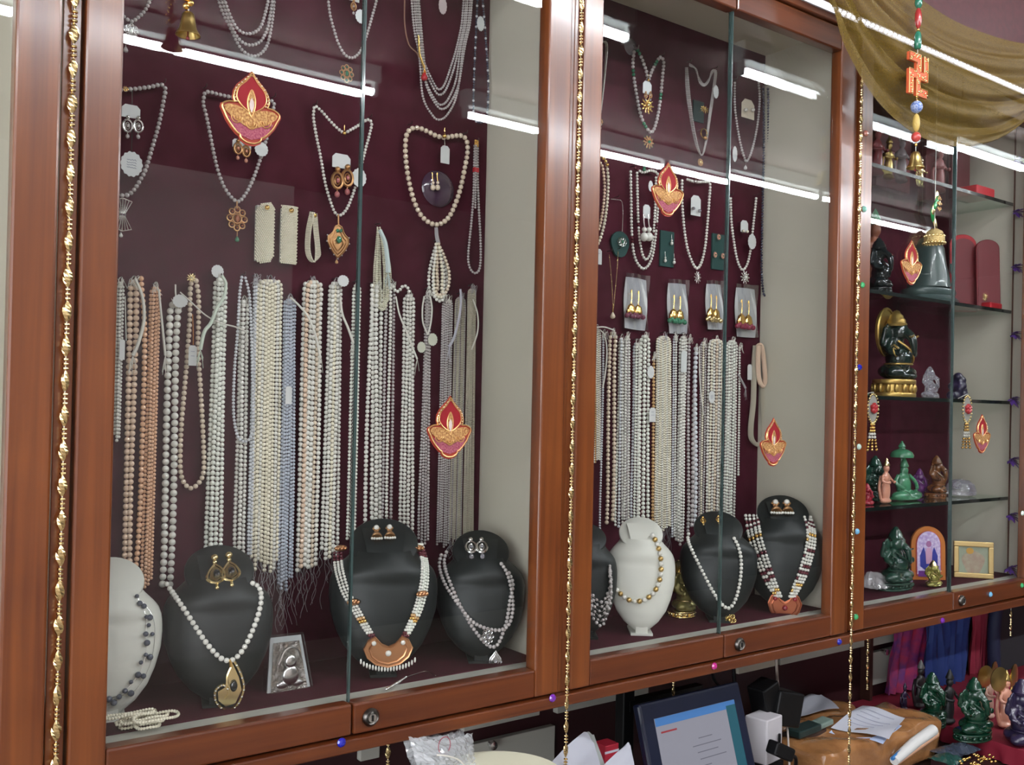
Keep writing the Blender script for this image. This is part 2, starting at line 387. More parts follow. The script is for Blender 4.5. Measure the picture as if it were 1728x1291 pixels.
# ---- LED strip on the fascia over the cabinets
led = thing('led_strip', 'bright strip of tiny white lamps along the fascia above the cabinets', 'light strip', (1.9, 1.16, 2.30))
LEDM = mat('led_lamp', (1, 1, 1), .5, emit=(.92, .93, 1.0), es=32)
MB().box((.2, 1.174, 2.296), (3.4, 1.178, 2.312)).build('strip_tape', mat('led_tape', (.6, .6, .62), .3), led, smooth=False)
MB().balls([(x, 1.172, 2.304) for x in np.arange(.9, 3.3, .0165)], .0034, 1).build('lamp_row', LEDM, led)
trim = struct(boxo('trim_3', (-.6, 1.1785, 2.283), (4.2, 1.1935, 2.3245), WOODH, bv=.002))

# ---- under the cabinets: drawers, panels, desk
DRW = [(-.4, .60), (.66, 1.12), (1.18, 1.60), (2.02, 2.6), (2.62, 3.4)]
struct(boxo('wall_niche', (-.6, 1.50, .1), (4.2, 1.52, 1.024), DARKM, bv=0))
def ppoly(pix, y): return [P(a, b, y) for a, b in pix]

# ================================================================== HANGING BEAD CHAINS IN FRONT OF THE POSTS
def bead_chain(x, y, z0, z1, label, scale=1.0, m=mat('chain_gold', (.82, .62, .30), .22, 1.0)):
    b = MB(); z = z0; k = 0
    c = thing('bead_chain', label, 'bead chain', (x, y, z1), 'golden bead chains')
    while z > z1:
        L = .0215*scale; ph = random.uniform(0, 3); rw = .0043*scale*random.uniform(.85, 1.1)
        # a long twisted oval bead
        zz = np.linspace(0, 1, 7); n = 6
        rings = []
        for q in zz:
            r = rw*max(.16, math.sin(math.pi*q)**.7)
            th = np.arange(n)*2*math.pi/n+ph+q*1.6
            rings.append(np.stack([x+r*np.cos(th)*1.15, y+r*np.sin(th)*.6, np.full(n, z-q*L)], 1))
        b.add(np.concatenate(rings), [(i*n+j, i*n+(j+1) % n, (i+1)*n+(j+1) % n, (i+1)*n+j) for i in range(6) for j in range(n)])
        z -= L
        for q in range(3):
            h = .0034*scale
            b.lathe([(.0012, 0), (.003*scale, -h*.2), (.0032*scale, -h*.5), (.003*scale, -h*.8), (.0012, -h)], (x, y, z-.001), None, 8)
            z -= h+.0012*scale
    b.build('beads', m, c, smooth=False)
    MB().tube([(x, y, z0+.02), (x, y, z1-.003)], .0007, 5).build('cord', THREAD, c)
    return c
bead_chain(.254, 1.185, 2.16, .98, 'golden bead chain hanging down the leftmost wooden post', 1.12)
bead_chain(1.003, 1.178, 2.30, .86, 'golden bead chain hanging down the post between the two pearl cabinets', 1.05)
bead_chain(1.765, 1.178, 2.19, .702, 'golden bead chain on the post before the deity cabinet, ending over the brown parcel', 1.05)
for (px, y0, y1, yy, lab) in [(656, 1222, 1291, 1.30, 'short golden bead chain dangling below the left pearl cabinet by the plastic bag'),
                              (1137, 1128, 1172, 1.30, 'short golden bead chain dangling just above the tablet screen'),
                              (1465, 1070, 1160, 1.36, 'short golden bead chain hanging before the grey drawer front right of the post'),
                              (1706, 1030, 1058, 1.25, 'stub of golden bead chain under the deity cabinet near the right edge')]:
    a = P(px, y0, yy); b = P(px, y1, yy); bead_chain(a[0], a[1], min(a[2], 1.02), b[2], lab, .95, PALEG)

# ================================================================== GLUED GEMS
def rhinestone(px, py, col, name, label, y=1.1785, r=.0062):
    p = P(px, py, y); m = gem(name, col)
    b = MB(); rr = [(r*1.05, 0), (r*1.05, .0012), (r*.8, .0035), (r*.42, .0050), (0, .0052)]
    b.use(m); b.lathe(rr, (p[0], y, p[2]), rotx(math.pi/2), 10)
    o = b.build('rhinestone', None, None, smooth=False)
    tag(o, label, 'gemstone', 'rhinestones glued to the woodwork')
GM = [(576, 1253, (.01, .015, .35), 'sapphire_glass', 'dark blue rhinestone on the beam below the left pearl cabinet', 1),
      (932, 1178, (.16, .02, .35), 'violet_glass', 'violet rhinestone on the beam beside the middle bead chain', 1),
      (1205, 1124, (.45, .02, .20), 'magenta_glass', 'magenta rhinestone on the beam above the tablet', 1),
      (1416, 1083, (.01, .015, .35), 'sapphire_glass', 'dark blue rhinestone on the beam beside the right bead chain', 1),
      (1590, 1047, (.16, .02, .35), 'violet_glass', 'violet rhinestone on the beam above the blue cloth', 1),
      (1461, 225, (.45, .16, .12), 'rose_glass', 'pink rhinestone high on the stile of the deity cabinet', 0),
      (1458, 353, (.25, .55, .45), 'teal_glass', 'pale teal rhinestone on the stile level with the second mirrored lamp', 0),
      (1455, 481, (.04, .35, .12), 'emerald_glass', 'green rhinestone on the stile above the big gold and black idol', 0),
      (1450, 620, (.01, .03, .55), 'sapphire_glass', 'bright blue rhinestone on the stile beside the gold and black idol', 0),
      (1449, 754, (.45, .60, .52), 'mint_glass', 'clear mint rhinestone on the stile beside the green jade figure shelf', 0),
      (1446, 897, (.15, .42, .65), 'sky_glass', 'sky blue rhinestone on the stile beside the dark green idol', 0),
      (1444, 1041, (.04, .40, .08), 'emerald_glass', 'green rhinestone at the bottom corner of the deity cabinet door', 0),
      (1671, 1003, (.25, .55, .65), 'sky_glass', 'pale blue rhinestone on the bottom rail right of the lock', 0),
      (1724, 988, (.04, .40, .08), 'emerald_glass', 'green rhinestone cut by the right edge of the picture', 0),
      (1725, 866, (.5, .6, .5), 'mint_glass', 'clear rhinestone on the right stile at the picture edge', 0)]
for px, py, c, n, lab, beam in GM: rhinestone(px, py, c, n, lab, 1.1775 if beam else 1.1845)

# ================================================================== DIYA STICKERS ON THE GLASS
def diya(px, py, hpx, label, dim=1.):
    y = YF-.0035; p = P(px, py, y); h = SZ(p, hpx); s = h
    base = [(0, .5), (.05, .43), (.12, .36), (.2, .28), (.25, .19), (.26, .10), (.24, .045), (.28, .04), (.34, .03), (.41, -.01), (.42, -.06), (.38, -.14), (.34, -.22), (.27, -.31), (.2, -.38), (.16, -.40), (.14, -.45), (.07, -.49), (0, -.50)]
    # horizontal size is the true one: the photograph foreshortens the pane
    def O(q, k=1., dz=0): return [(a*s*k, b*s*k+dz*s) for a, b in q]+[(-a*s*k, b*s*k+dz*s) for a, b in q[::-1][1:-1] if abs(a) > 1e-6]
    t = thing('diya_sticker', label, 'decoration', (p[0], y, p[2]-h/2), 'oil lamp stickers on the glass')
    cc = (p[0], y, p[2])
    MB().prism(O(base), -.0016, 0, cc).build('backing', mat('coral_orange_felt', (.32, .035, .018), .6), t, smooth=False)
    flame = [(0, .42), (.08, .33), (.17, .24), (.2, .15), (.19, .08), (.12, 0), (0, -.06)]
    MB().prism(O(flame), -.0024, -.001, cc).build('red_flame', mat('red_velvet', (.26, .002, .008), .7), t, smooth=False)
    G = mat('gold_glitter', (.30, .10, .03), .4, .4, noise=((330, 330, 330), (.68, .42, .16), 3), bump=(1500, .8, .001)); W = mat('silver_glitter', (.75, .62, .58), .35, .5, bump=(1500, .8, .001))
    wick = [(0, .24), (.045, .15), (.055, .06), (.04, -.03), (0, -.12)]
    MB().prism(O(wick), -.0032, -.001, cc).build('gold_wick', G, t, smooth=False)
    MB().prism(O(wick, .55, .0), -.0038, -.001, cc).build('silver_wick', W, t, smooth=False)
    bowl = [(0, -.10), (.09, -.03), (.2, .0), (.31, .0), (.37, -.04), (.34, -.10), (.2, -.20), (.08, -.25), (0, -.27)]
    MB().prism(O(bowl), -.0028, -.001, cc).build('gold_bowl', G, t, smooth=False)
    low = [(0, -.28), (.1, -.25), (.24, -.16), (.31, -.17), (.24, -.29), (.14, -.38), (0, -.42)]
    MB().prism(O(low), -.0026, -.001, cc).build('magenta_bowl', mat('magenta_glitter', (.26, .025, .08), .4, .3, noise=((400, 400, 400), (.45, .14, .16), 2), bump=(1500, .8, .001)), t, smooth=False)
    # twisted gold cord along outlines
    cb = MB()
    def cord(q, r): cb.tube(smoothpath([(cc[0]+a, y-.0028, cc[2]+b) for a, b in q], 3, True), r, 5)
    cord(O(base, .93), s*.011); cord(O(flame, 1.02), s*.010); cord(O(wick), s*.008)
    for k, rad in enumerate((.045, .08)):
        for sx in (-.2, 0, .2):
            th = np.linspace(math.pi, 2*math.pi, 9); cb.tube([(cc[0]+sx*s+rad*s*math.cos(a)*.9, y-.0032, cc[2]-.2*s-abs(sx)*-.25*s+rad*s*math.sin(a)) for a in th], s*.009, 5)
    cb.build('gold_cord', mat('gold_cord', (.80, .48, .20), .3, .8), t)
    n = MB(); zz = np.linspace(.05, .40, 9)
    fl = np.array(flame)
    pts = []
    for z in zz:
        xw = np.interp(-z, -fl[:, 1], fl[:, 0]); pts += [(cc[0]+sg*(xw+.035)*s, y-.003, cc[2]+z*s) for sg in (-1, 1)]
    n.balls(pts, s*.014, 1); n.build('sequins', mat('sequin', (.85, .62, .42), .2, .8), t)
for a in [(423, 183, 128, 'red and gold oil lamp sticker at upper left, the largest of them'),
          (758, 721, 107, 'red and gold oil lamp sticker over the long strands beside the second bead chain'),
          (1126, 320, 92, 'red and gold oil lamp sticker over the double pearl necklace in the middle cabinet'),
          (1304, 746, 82, 'red and gold oil lamp sticker against the cream side panel above the tallest black bust'),
          (1537, 443, 76, 'red and gold oil lamp sticker in front of the grey domed idol'),
          (1656, 732, 66, 'small pinkish red oil lamp sticker near the purple flowers at right')]: diya(*a)

# ================================================================== PENDANTS, TAGS, CARDS (all parts or small things)
def scallop_tag(px, py, rpx, y, parent, ry=1.15, m=None, n=14, ink=False, tilt=0.):
    p = P(px, py, y); r = SZ(p, rpx); o = []
    for i in range(n*4):
        a = 2*math.pi*i/(n*4); q = r*(1+.05*math.cos(n*a)); o.append((q*1.15*math.cos(a), q*ry*math.sin(a)))
    R = roty(tilt)
    t = MB().prism(o, -.0006, 0, p, R).build('price_tag', m or CARD, parent, smooth=False)
    if ink:
        b = MB()
        for k in range(4):
            z = r*(.45-.28*k); b.tube([(p[0]-r*.5+j*r*.14, y-.0009, p[2]+z+r*.09*(-1)**j*random.random()) for j in range(8)], r*.025, 4)
        b.build('handwriting', INK, parent)
    return t
def rect_tag(px, py, wpx, hpx, y, parent, name='price_tag', m=None, lines=2, tilt=0.):
    p = P(px, py, y); w2 = SZ(p, wpx)*.5*1.25; h2 = SZ(p, hpx)*.5; c = min(w2, h2)*.5
    R = roty(tilt)
    MB().prism([(-w2, -h2), (w2, -h2), (w2, h2-c), (w2-c, h2), (-w2+c, h2), (-w2, h2-c)], -.0006, 0, p, R).build(name, m or CARD, parent, smooth=False)
    if lines:
        b = MB()
        for k in range(lines):
            z = h2*(.4-.45*k); b.box((p[0]-w2*.5, y-.0009, p[2]+z-h2*.02), (p[0]+w2*.45, y-.0007, p[2]+z+h2*.02))
        b.build('handwriting', INK, parent, smooth=False)
def filigree(p, rx, rz, metal, stone, parent, kind='flower', name='pendant', R=None):
    """openwork pendants, centred on p in an upright plane"""
    b = MB(); b.use(metal); x, y, z = p
    def ring(cx, cz, r, t, n=14, ez=1.): b.tube([(x+cx+r*math.cos(a), y, z+cz+r*ez*math.sin(a)) for a in np.linspace(0, 2*math.pi, n+1)], t, 5, False)
    m = min(rx, rz)
    if kind == 'flower':
        n = 8
        ring(0, 0, rx*.42, m*.07); ring(0, 0, rx*.2, m*.08)
        for i in range(n):
            a = 2*math.pi*i/n; ring(math.cos(a)*rx*.68, math.sin(a)*rz*.68, m*.27, m*.065, 10)
        b.use(stone); b.balls([(x+math.cos(2*math.pi*i/n)*rx*.68, y-m*.06, z+math.sin(2*math.pi*i/n)*rz*.68) for i in range(n)], m*.11, 1); b.ell((x, y-m*.1, z), (rx*.22, m*.16, rz*.28), 2)
    elif kind == 'lotus':
        for k, (n, rr) in enumerate(((10, .72), (8, .42))):
            for i in range(n):
                a = 2*math.pi*i/n+k*.3; c = (x+math.cos(a)*rx*rr, y-m*.1*k, z+math.sin(a)*rz*rr)
                b.ell(c, (m*.3, m*.09, m*.13), 1, roty(-a))
        b.use(stone); b.ell((x, y-m*.25, z), (rx*.22, m*.2, rz*.22), 2)
        b.balls([(x+math.cos(2*math.pi*i/10)*rx*.95, y-m*.05, z+math.sin(2*math.pi*i/10)*rz*.95) for i in range(10)], m*.08, 1)
    elif kind == 'heart':
        o = [(0, -1), (.35, -.78), (.7, -.45), (.98, -.05), (.95, .3), (.7, .42), (.5, .6), (.3, .95), (0, 1.05)]
        o = [(a*rx, c*rz) for a, c in o]+[(-a*rx, c*rz) for a, c in o[::-1][1:-1]]
        b.prism(o, -m*.06, m*.06, p)
        for k, sc in enumerate((.97, .72, .45)): b.tube([(x+a*sc, y-m*.1, z+c*sc-rz*.05*k) for a, c in o+[o[0]]], m*.055, 5)
        b.use(stone); b.ell((x+rx*.05, y-m*.16, z+.12*rz), (rx*.24, m*.14, rz*.22), 2); b.ell((x-rx*.1, y-m*.14, z+.66*rz), (rx*.16, m*.1, rz*.12), 1); b.ell((x+rx*.2, y-m*.14, z+.68*rz), (rx*.12, m*.1, rz*.12), 1)
        b.use(PM); b.balls([(x+a*1.05, y-m*.08, z+c*1.05) for a, c in o if c < .35*rz], m*.07, 1)
    elif kind == 'bow':
        for sg in (1, -1):
            for q in np.linspace(-1, 1, 7): b.tube([(x+q*rx*.25, y, z+sg*rz*.05), (x+q*rx, y, z+sg*rz*(.95-.15*abs(q)))], m*.05, 4)
            b.tube([(x+q*rx, y, z+sg*rz*(.95-.15*abs(q))) for q in np.linspace(-1, 1, 9)], m*.08, 5)
        b.use(stone); b.balls([(x+q*rx*.3, y, z) for q in (-1, 0, 1)], m*.12, 1)
    elif kind == 'paisley':
        pts = smoothpath([(x+rx*.15, y, z+rz), (x+rx*.75, y, z+rz*.35), (x+rx*.95, y, z-rz*.25), (x+rx*.5, y, z-rz*.85), (x-rx*.25, y, z-rz), (x-rx*.9, y, z-rz*.65), (x-rx*.95, y, z-rz*.2), (x-rx*.45, y, z-rz*.0), (x-rx*.05, y, z-rz*.3), (x-rx*.3, y, z-rz*.55)], 5)
        b.tube(pts, m*.10, 6)
        inn = smoothpath([(x+rx*.1, y, z+rz*.75), (x-rx*.2, y, z+rz*.3), (x-rx*.1, y, z-rz*.05)], 4); b.tube(inn, m*.09, 5)
        b.prism([(rx*.12, rz*.85), (rx*.6, rz*.25), (rx*.8, -rz*.25), (rx*.4, -rz*.75), (-rx*.25, -rz*.85), (-rx*.75, -rz*.6), (-rx*.8, -rz*.25), (-rx*.3, -rz*.1), (-rx*.25, rz*.3)][::-1], -m*.02, m*.05, p)
        b.use(SILV); b.balls(pts[2:40:2]+np.array([0, -m*.1, 0]), m*.085, 1)
        b.use(stone); b.ell((x+rx*.25, y-m*.18, z-.05*rz), (rx*.26, m*.16, rz*.22), 2)
    elif kind == 'oval':
        ring(0, 0, rx*.92, m*.1, 20, rz/rx); ring(0, 0, rx*.6, m*.07, 16, rz/rx)
        for i in range(8):
            a = 2*math.pi*i/8; b.tube([(x+math.cos(a)*rx*.3, y, z+math.sin(a)*rz*.3), (x+math.cos(a)*rx*.9, y, z+math.sin(a)*rz*.9)], m*.06, 4)
        b.use(stone); b.ell((x, y-m*.08, z), (rx*.3, m*.14, rz*.3), 2)
    elif kind == 'leaf':
        o = [(0, -1), (.6, -.75), (.9, -.3), (.7, .2), (.3, .6), (0, 1)]
        o = [(a*rx, c*rz) for a, c in o]+[(-a*rx, c*rz) for a, c in o[::-1][1:-1]]
        b.prism(o, -m*.04, m*.05, p)
        for sc in (.97, .6): b.tube([(x+a*sc, y-m*.08, z+c*sc-rz*.1*(1-sc)) for a, c in o+[o[0]]], m*.07, 5)
        b.use(stone); b.balls([(x+a*.8, y-m*.12, z+c*.8) for a, c in o], m*.09, 1)
        b.ell((x, y-m*.12, z-rz*.15), (rx*.2, m*.12, rz*.2), 2)
    elif kind == 'plate':      # wide crescent breast piece
        o = [(-1, .25), (-.82, .78), (-.55, 1), (-.3, .55), (0, .35), (.3, .55), (.55, 1), (.82, .78), (1, .25), (.85, -.35), (.5, -.8), (0, -1), (-.5, -.8), (-.85, -.35)]
        o = [(a*rx, c*rz) for a, c in o]
        b.prism(o[::-1], -m*.05, m*.1, p)
        for sc in (.97, .75): b.tube([(x+a*sc, y-m*.09, z+c*sc) for a, c in o+[o[0]]], m*.06, 5)
        for q in (-.6, -.3, .3, .6): ring(q*rx, -.15*rz, m*.16, m*.05, 8)
        b.use(stone); b.ell((x, y-m*.2, z-rz*.05), (m*.2, m*.16, m*.2), 2); b.ell((x-rx*.58, y-m*.15, z+rz*.6), (m*.16, m*.13, m*.16), 2); b.ell((x+rx*.58, y-m*.15, z+rz*.6), (m*.16, m*.13, m*.16), 2)
    if R is not None: b.turn(R, p)
    return b.build(name, None, parent)
def drop(p, r, m, parent, metal=GOLD, cap=True):
    b = MB(); b.use(metal)
    if cap: b.tube([(p[0], p[1], p[2]+r*3.4), (p[0], p[1], p[2]+r)], r*.16, 5)
    b.use(m); b.lathe([(0, r*1.5), (r*.35, r*1.05), (r*.8, r*.3), (r, -.25*r), (r*.75, -.85*r), (0, -1.1*r)], p, None, 10)
    return b.build('drop_bead', None, parent)
def dangle(p, s, metal, bead, parent, name='earring', kind=0, R=None):
    """one earring hanging from p, about s tall"""
    b = MB(); b.use(metal); x, y, z = p
    if kind == 0:       # flower stud, bell and pearl fringe
        b.balls([(x+math.cos(a)*s*.12, y, z-s*.12+math.sin(a)*s*.12) for a in np.arange(6)*math.pi/3], s*.07, 1)
        b.lathe([(.0, 0), (s*.08, -.02*s), (s*.2, -.2*s), (s*.26, -.34*s), (s*.24, -.36*s), (0, -.3*s)], (x, y, z-s*.3), None, 10)
        b.use(bead); b.ell((x, y-s*.08, z-s*.12), (s*.13,)*3, 1); b.balls([(x+q*s*.11, y-s*.05*(1-abs(q)/2.2), z-s*.78+abs(q)*.03*s) for q in (-2, -1, 0, 1, 2)], s*.065, 1)
    elif kind == 1:     # open oval with drop
        b.balls([(x, y, z-s*.08)], s*.1, 1)
        b.tube([(x+math.cos(a)*s*.2, y, z-s*.45+math.sin(a)*s*.27) for a in np.linspace(0, 6.283, 13)], s*.05, 5)
        b.tube([(x+math.cos(a)*s*.09, y, z-s*.45+math.sin(a)*s*.15) for a in np.linspace(0, 6.283, 9)], s*.035, 4)
        b.tube([(x, y, z-.72*s), (x, y, z-.82*s)], s*.02, 4)
        b.use(bead); b.ell((x, y, z-s*.92), (s*.09, s*.09, s*.11), 1); b.ell((x, y-.03*s, z-.45*s), (s*.06, s*.05, s*.08), 1)
    elif kind == 2:     # hook and two pearls
        b.tube(smoothpath([(x, y+.01*s, z-.05*s), (x-.05*s, y, z), (x-.04*s, y, z-.25*s), (x, y, z-.45*s)], 3), s*.025, 4)
        b.use(bead); b.ell((x, y, z-.55*s), (s*.1,)*3, 1); b.ell((x, y, z-.82*s), (s*.15, s*.15, s*.17), 2)
    elif kind == 3:     # stud
        b.lathe([(0, 0), (s*.4, 0), (s*.4, s*.15), (0, s*.2)], (x, y, z), rotx(math.pi/2), 10)
        b.use(bead); b.ell((x, y-s*.35, z), (s*.38,)*3, 2)
    elif kind == 4:     # big paisley earring with long chain of stones
        b.balls([(x, y, z-.06*s)], s*.09, 1); b.balls([(x, y, z-.2*s)], s*.06, 1)
        filigree_pts = smoothpath([(x, y, z-.25*s), (x+.16*s, y, z-.4*s), (x+.22*s, y, z-.62*s), (x+.05*s, y, z-.8*s), (x-.16*s, y, z-.72*s), (x-.14*s, y, z-.5*s), (x, y, z-.25*s)], 4)
        b.tube(filigree_pts, s*.034, 5); b.prism([(.0, -.3*s), (-.1*s, -.5*s), (-.13*s, -.7*s), (.04*s, -.76*s), (.18*s, -.62*s), (.13*s, -.42*s)], -s*.01, s*.02, p)
        b.tube([(x+.04*s, y, z-.8*s), (x+.04*s, y, z-.92*s)], s*.03, 4); b.balls([(x+.04*s, y, z-.95*s)], s*.05, 1)
        b.use(bead); b.ell((x+.04*s, y-.04*s, z-.55*s), (s*.08, s*.05, s*.11), 1)
    elif kind == 5:     # cluster hook earring as in the packets
        b.tube(smoothpath([(x-.03*s, y, z-.1*s), (x, y, z), (x+.02*s, y, z-.2*s), (x, y, z-.45*s)], 3), s*.018, 4)
        b.lathe([(0, 0), (s*.14, -.1*s), (s*.2, -.3*s), (s*.19, -.34*s), (0, -.3*s)], (x, y, z-.42*s), None, 9, 1, .4)
        b.use(bead); b.balls([(x+q*s*.1, y-.02*s, z-s*.84+(abs(q) % 2)*.05*s) for q in (-2, -1, 0, 1, 2)], s*.085, 1)
    if R is not None: b.v = [(v-np.asarray(p)) @ R.T+np.asarray(p) for v in b.v]
    return b.build(name, None, parent)

# ================================================================== LONG PEARL STRANDS ON THE BOARDS
def lerp(a, b, t): return a+(b-a)*t
def bundle(label, xt, yt, wt, xb, yb, wb, n, r, m, yj=6, tass=0, group='pearl strand bundles hanging in rows', tag_=None, y=YB-.012, gather=9, name='pearl_strand_bundle', hang=True, ties=0, cord=True):
    """n strands from around (xt,yt) to (xb,yb); widths, radii in pixels of the photograph"""
    top = P(xt, yt-gather, y); t = thing(name, label, 'pearl strands', (top[0], YB, P(xb, yb, y)[2]), group)
    ms = m if isinstance(m, list) else [m]
    rr = SZ(P(xt, yt, y), r)
    ends = []
    for i in range(n):
        u = (i/(n-1)-.5) if n > 1 else 0
        jx = random.uniform(-.35, .35)*r
        a = (xt+u*wt, yt+abs(u)*5+random.uniform(-1, 1)*1.5); b = (xb+u*wb+jx*.3, yb+random.uniform(-yj, yj)-abs(u)*yj*1.2)
        yy = y-rr*1.15*(1-(2*u)**2)*(1 if n > 2 else 0)-(i % 2)*rr*.55
        px = [(lerp(xt, a[0], .45), yt-gather*.6)] if gather > 4 else []
        px += [a]
        for q in (.12, .3, .5, .7, .88): px.append((lerp(a[0], b[0], q)+jx*math.sin(q*5+i), lerp(a[1], b[1], q)))
        px += [b]
        pts = smoothpath([P(c, d, yy) for c, d in px], 4)
        strand(pts, rr*random.uniform(.95, 1.03), ms[i % len(ms)], t, sub=1 if r < 3.4 else 2)
        ends.append(pts[-1])
    if cord:
        MB().tube([(top[0], YB-.0005, top[2]+.004), (top[0], y-.004, top[2]+.006), (top[0], y-.006, top[2]+.001)], .0009, 5).build('hook_pin', STEEL, t)
        lp = P(xt, yt, y-.004)
        b = MB(); b.tube(smoothpath([(lp[0]-.002, lp[1], lp[2]), (top[0]-.003, y-.003, top[2]+.001), (top[0], y-.004, top[2]+.006), (top[0]+.003, y-.003, top[2]+.001), (lp[0]+.002, lp[1], lp[2])], 4), .0006, 4)
        for k in range(5):
            b.tube(smoothpath([(lp[0]+random.uniform(-.006, .006), lp[1]-.003, lp[2]+random.uniform(-.004, .004)), (top[0]+random.uniform(-.007, .007), y-.006, top[2]+random.uniform(-.003, .007)), (lp[0]+random.uniform(-.01, .01), lp[1]-.004, lp[2]+random.uniform(-.006, .003))], 4), .00035, 3)
        b.build('hanging_thread', THREAD if tass < 2 else GTHREAD, t)
    if tass:
        b = MB()
        for e in ends:
            for k in range(2):
                q = [e]; L = random.uniform(.03, .085)*(1 if tass < 3 else .5); dx = random.uniform(-.008, .008); ph = random.uniform(0, 6)
                for s_ in range(1, 7): q.append((e[0]+dx*s_/6+.004*math.sin(ph+s_*1.3), e[1]+.002*math.sin(s_+ph), e[2]-L*s_/6))
                b.tube(smoothpath(q, 3), .00042, 3)
        b.build('loose_thread', GTHREAD, t)
    return t
def tassel(pix, y, parent, w=.0022, m=THREAD, fr=10):
    pts = smoothpath([P(a, b, y) for a, b in pix], 5); b = MB(); b.tube(pts, np.linspace(w*.8, w, len(pts)), 6)
    e = pts[-1]
    for k in range(fr):
        d = random.uniform(-.006, .006); b.tube([e, e+np.array([d*.4, -.001, -.006]), e+np.array([d, random.uniform(-.002, .002), -random.uniform(.012, .028)])], .0004, 3)
    return b.build('tassel', m, parent)

b1 = bundle('white pearl strands half hidden by the left door stile', 203, 484, 9, 197, 742, 7, 3, 3.0, PW, 8)
thread('ribbon', [(211, 500), (212, 540), (213, 575)], YB-.02, .0006, THREAD, b1)
rect_tag(206, 590, 7, 34, YB-.024, b1, lines=0)
b2 = bundle('two thick twisted strands of pale peach pearls at far left', 225, 482, 9, 214, 968, 8, 2, 4.9, PP, 2)
tassel([(228, 470), (240, 500), (243, 540), (233, 580), (224, 600)], YB-.026, b2, .0026)
b3 = bundle('peach pearl strands, a thick one beside it and four of smaller orange pearls', 262, 492, 14, 247, 995, 16, 4, 3.3, PO, 14, 0)
strand(smoothpath([P(a, b, YB-.013) for a, b in [(238, 470), (241, 510), (244, 560), (243, 640), (240, 740), (237, 840), (232, 930), (226, 972)]]), SZ(P(240, 700, YB), 4.6), PO, b3, sub=2)
tassel([(268, 488), (271, 520), (275, 560), (279, 600)], YB-.022, b3, .0018); b3['label'] = 'peach pearl bundle, one thick strand beside four finer orange ones'
b4 = bundle('two strands of the largest white pearls', 294, 520, 13, 281, 1000, 13, 2, 6.1, PW, 9, 0)
thread('ribbon', [(296, 480), (297, 500), (305, 522)], YB-.02, .0012, THREAD, b4); scallop_tag(304, 508, 11, YB-.022, b4, 1.0)
tassel([(304, 493), (325, 512), (347, 532), (372, 545), (398, 552), (416, 560)], YB-.03, b4, .0012, THREAD, 6)

def necklace(label, loops, y=YB-.008, cat='necklace', group=None, name='pearl_necklace', pins=(), base=None):
    """loops: (pixel path, radius px, material, closed, alternates)"""
    a0 = P(*loops[0][0][0], y); t = thing(name, label, cat, (a0[0], y, a0[2]), group)
    for lp in loops:
        pix, r, m, cl = lp[:4]; alt = lp[4] if len(lp) > 4 else None; yo = lp[5] if len(lp) > 5 else 0
        rr = SZ(P(*pix[0], y), r)
        strand(smoothpath([P(a, b, y-rr-yo) for a, b in pix], 6, cl), rr, m, t, alt=alt, sub=1 if r < 3 else 2)
    for a, b in pins:
        p = P(a, b, y); MB().tube([(p[0], YB-.0005, p[2]+.003), (p[0], y-.006, p[2]+.002), (p[0], y-.0075, p[2]+.006)], .0008, 5).build('hook_pin', STEEL, t)
    return t
n = necklace('cream pearl necklace with a jewelled clasp hanging in a long narrow loop', [([(324, 470), (321, 490), (320, 540), (316, 600), (311, 660), (306, 720), (304, 785), (309, 812), (322, 824), (337, 813), (344, 790), (342, 720), (338, 650), (334, 590), (335, 540), (335, 500), (331, 474)], 4.3, PCH, False)], pins=[(326, 468)], group='pearl strand bundles hanging in rows')
p = P(323, 469, YB-.02); filigree(p, .007, .007, PALEG, SILV, n, 'lotus', 'clasp')
thread('ribbon', [(325, 530), (326, 560), (326, 582)], YB-.025, .0006, mat('orange_thread', (.5, .18, .04), .7), n); rect_tag(325, 600, 11, 34, YB-.026, n)

b6 = bundle('four strands of greenish white pearls behind the knotted tassels', 372, 478, 17, 359, 944, 24, 4, 4.1, PG, 3)
tassel([(374, 465), (381, 478), (378, 500), (366, 520), (356, 545), (345, 560), (338, 590)], YB-.036, b6, .0028, mat('green_white_thread', (.55, .62, .52), .8), 10); scallop_tag(367, 458, 9, YB-.014, b6, 1.2)
b7 = bundle('silvery white strands ending behind the first black bust', 411, 515, 12, 403, 950, 14, 3, 3.7, PW, 4)
necklace('slim silver grey pearl loop hung over thicker strands', [([(408, 468), (404, 500), (401, 560), (396, 620), (394, 690), (399, 730), (408, 744), (420, 742), (426, 720), (426, 640), (424, 560), (421, 500), (414, 469)], 2.8, PS, False, None, .012)], pins=[(411, 466)], group='pearl strand bundles hanging in rows')
bundle('wide bundle of cream pearl strands, the broadest in the left cabinet', 455, 480, 38, 446, 955, 42, 9, 3.5, [PC, PC, PW, PC, PC], 14, 2)
bundle('single line pair of grey pearls along the broad cream bundle', 431, 478, 3, 421, 938, 4, 2, 3.1, PS, 3, 2)
b9 = bundle('blue grey pearl strands between the cream and the blush bundle', 489, 512, 17, 481, 985, 22, 6, 3.0, PB, 14, 2)
tassel([(490, 502), (505, 516), (520, 535), (532, 565), (540, 600)], YB-.034, b9, .002, THREAD, 8); rect_tag(487, 667, 9, 30, YB-.03, b9, lines=0)
bundle('white and blush pearl strands beside the pane edge', 528, 482, 27, 517, 962, 30, 6, 4.1, [PW, PP, PW, PW, PCH], 12, 2)
b11 = bundle('white pearl strands with a round scalloped tag on top', 566, 484, 17, 556, 940, 26, 5, 3.7, [PW, PW, PC], 10, 2)
scallop_tag(579, 474, 9, YB-.026, b11, 1.05); tassel([(574, 500), (578, 530), (588, 555), (596, 578)], YB-.024, b11, .0022, THREAD, 5)
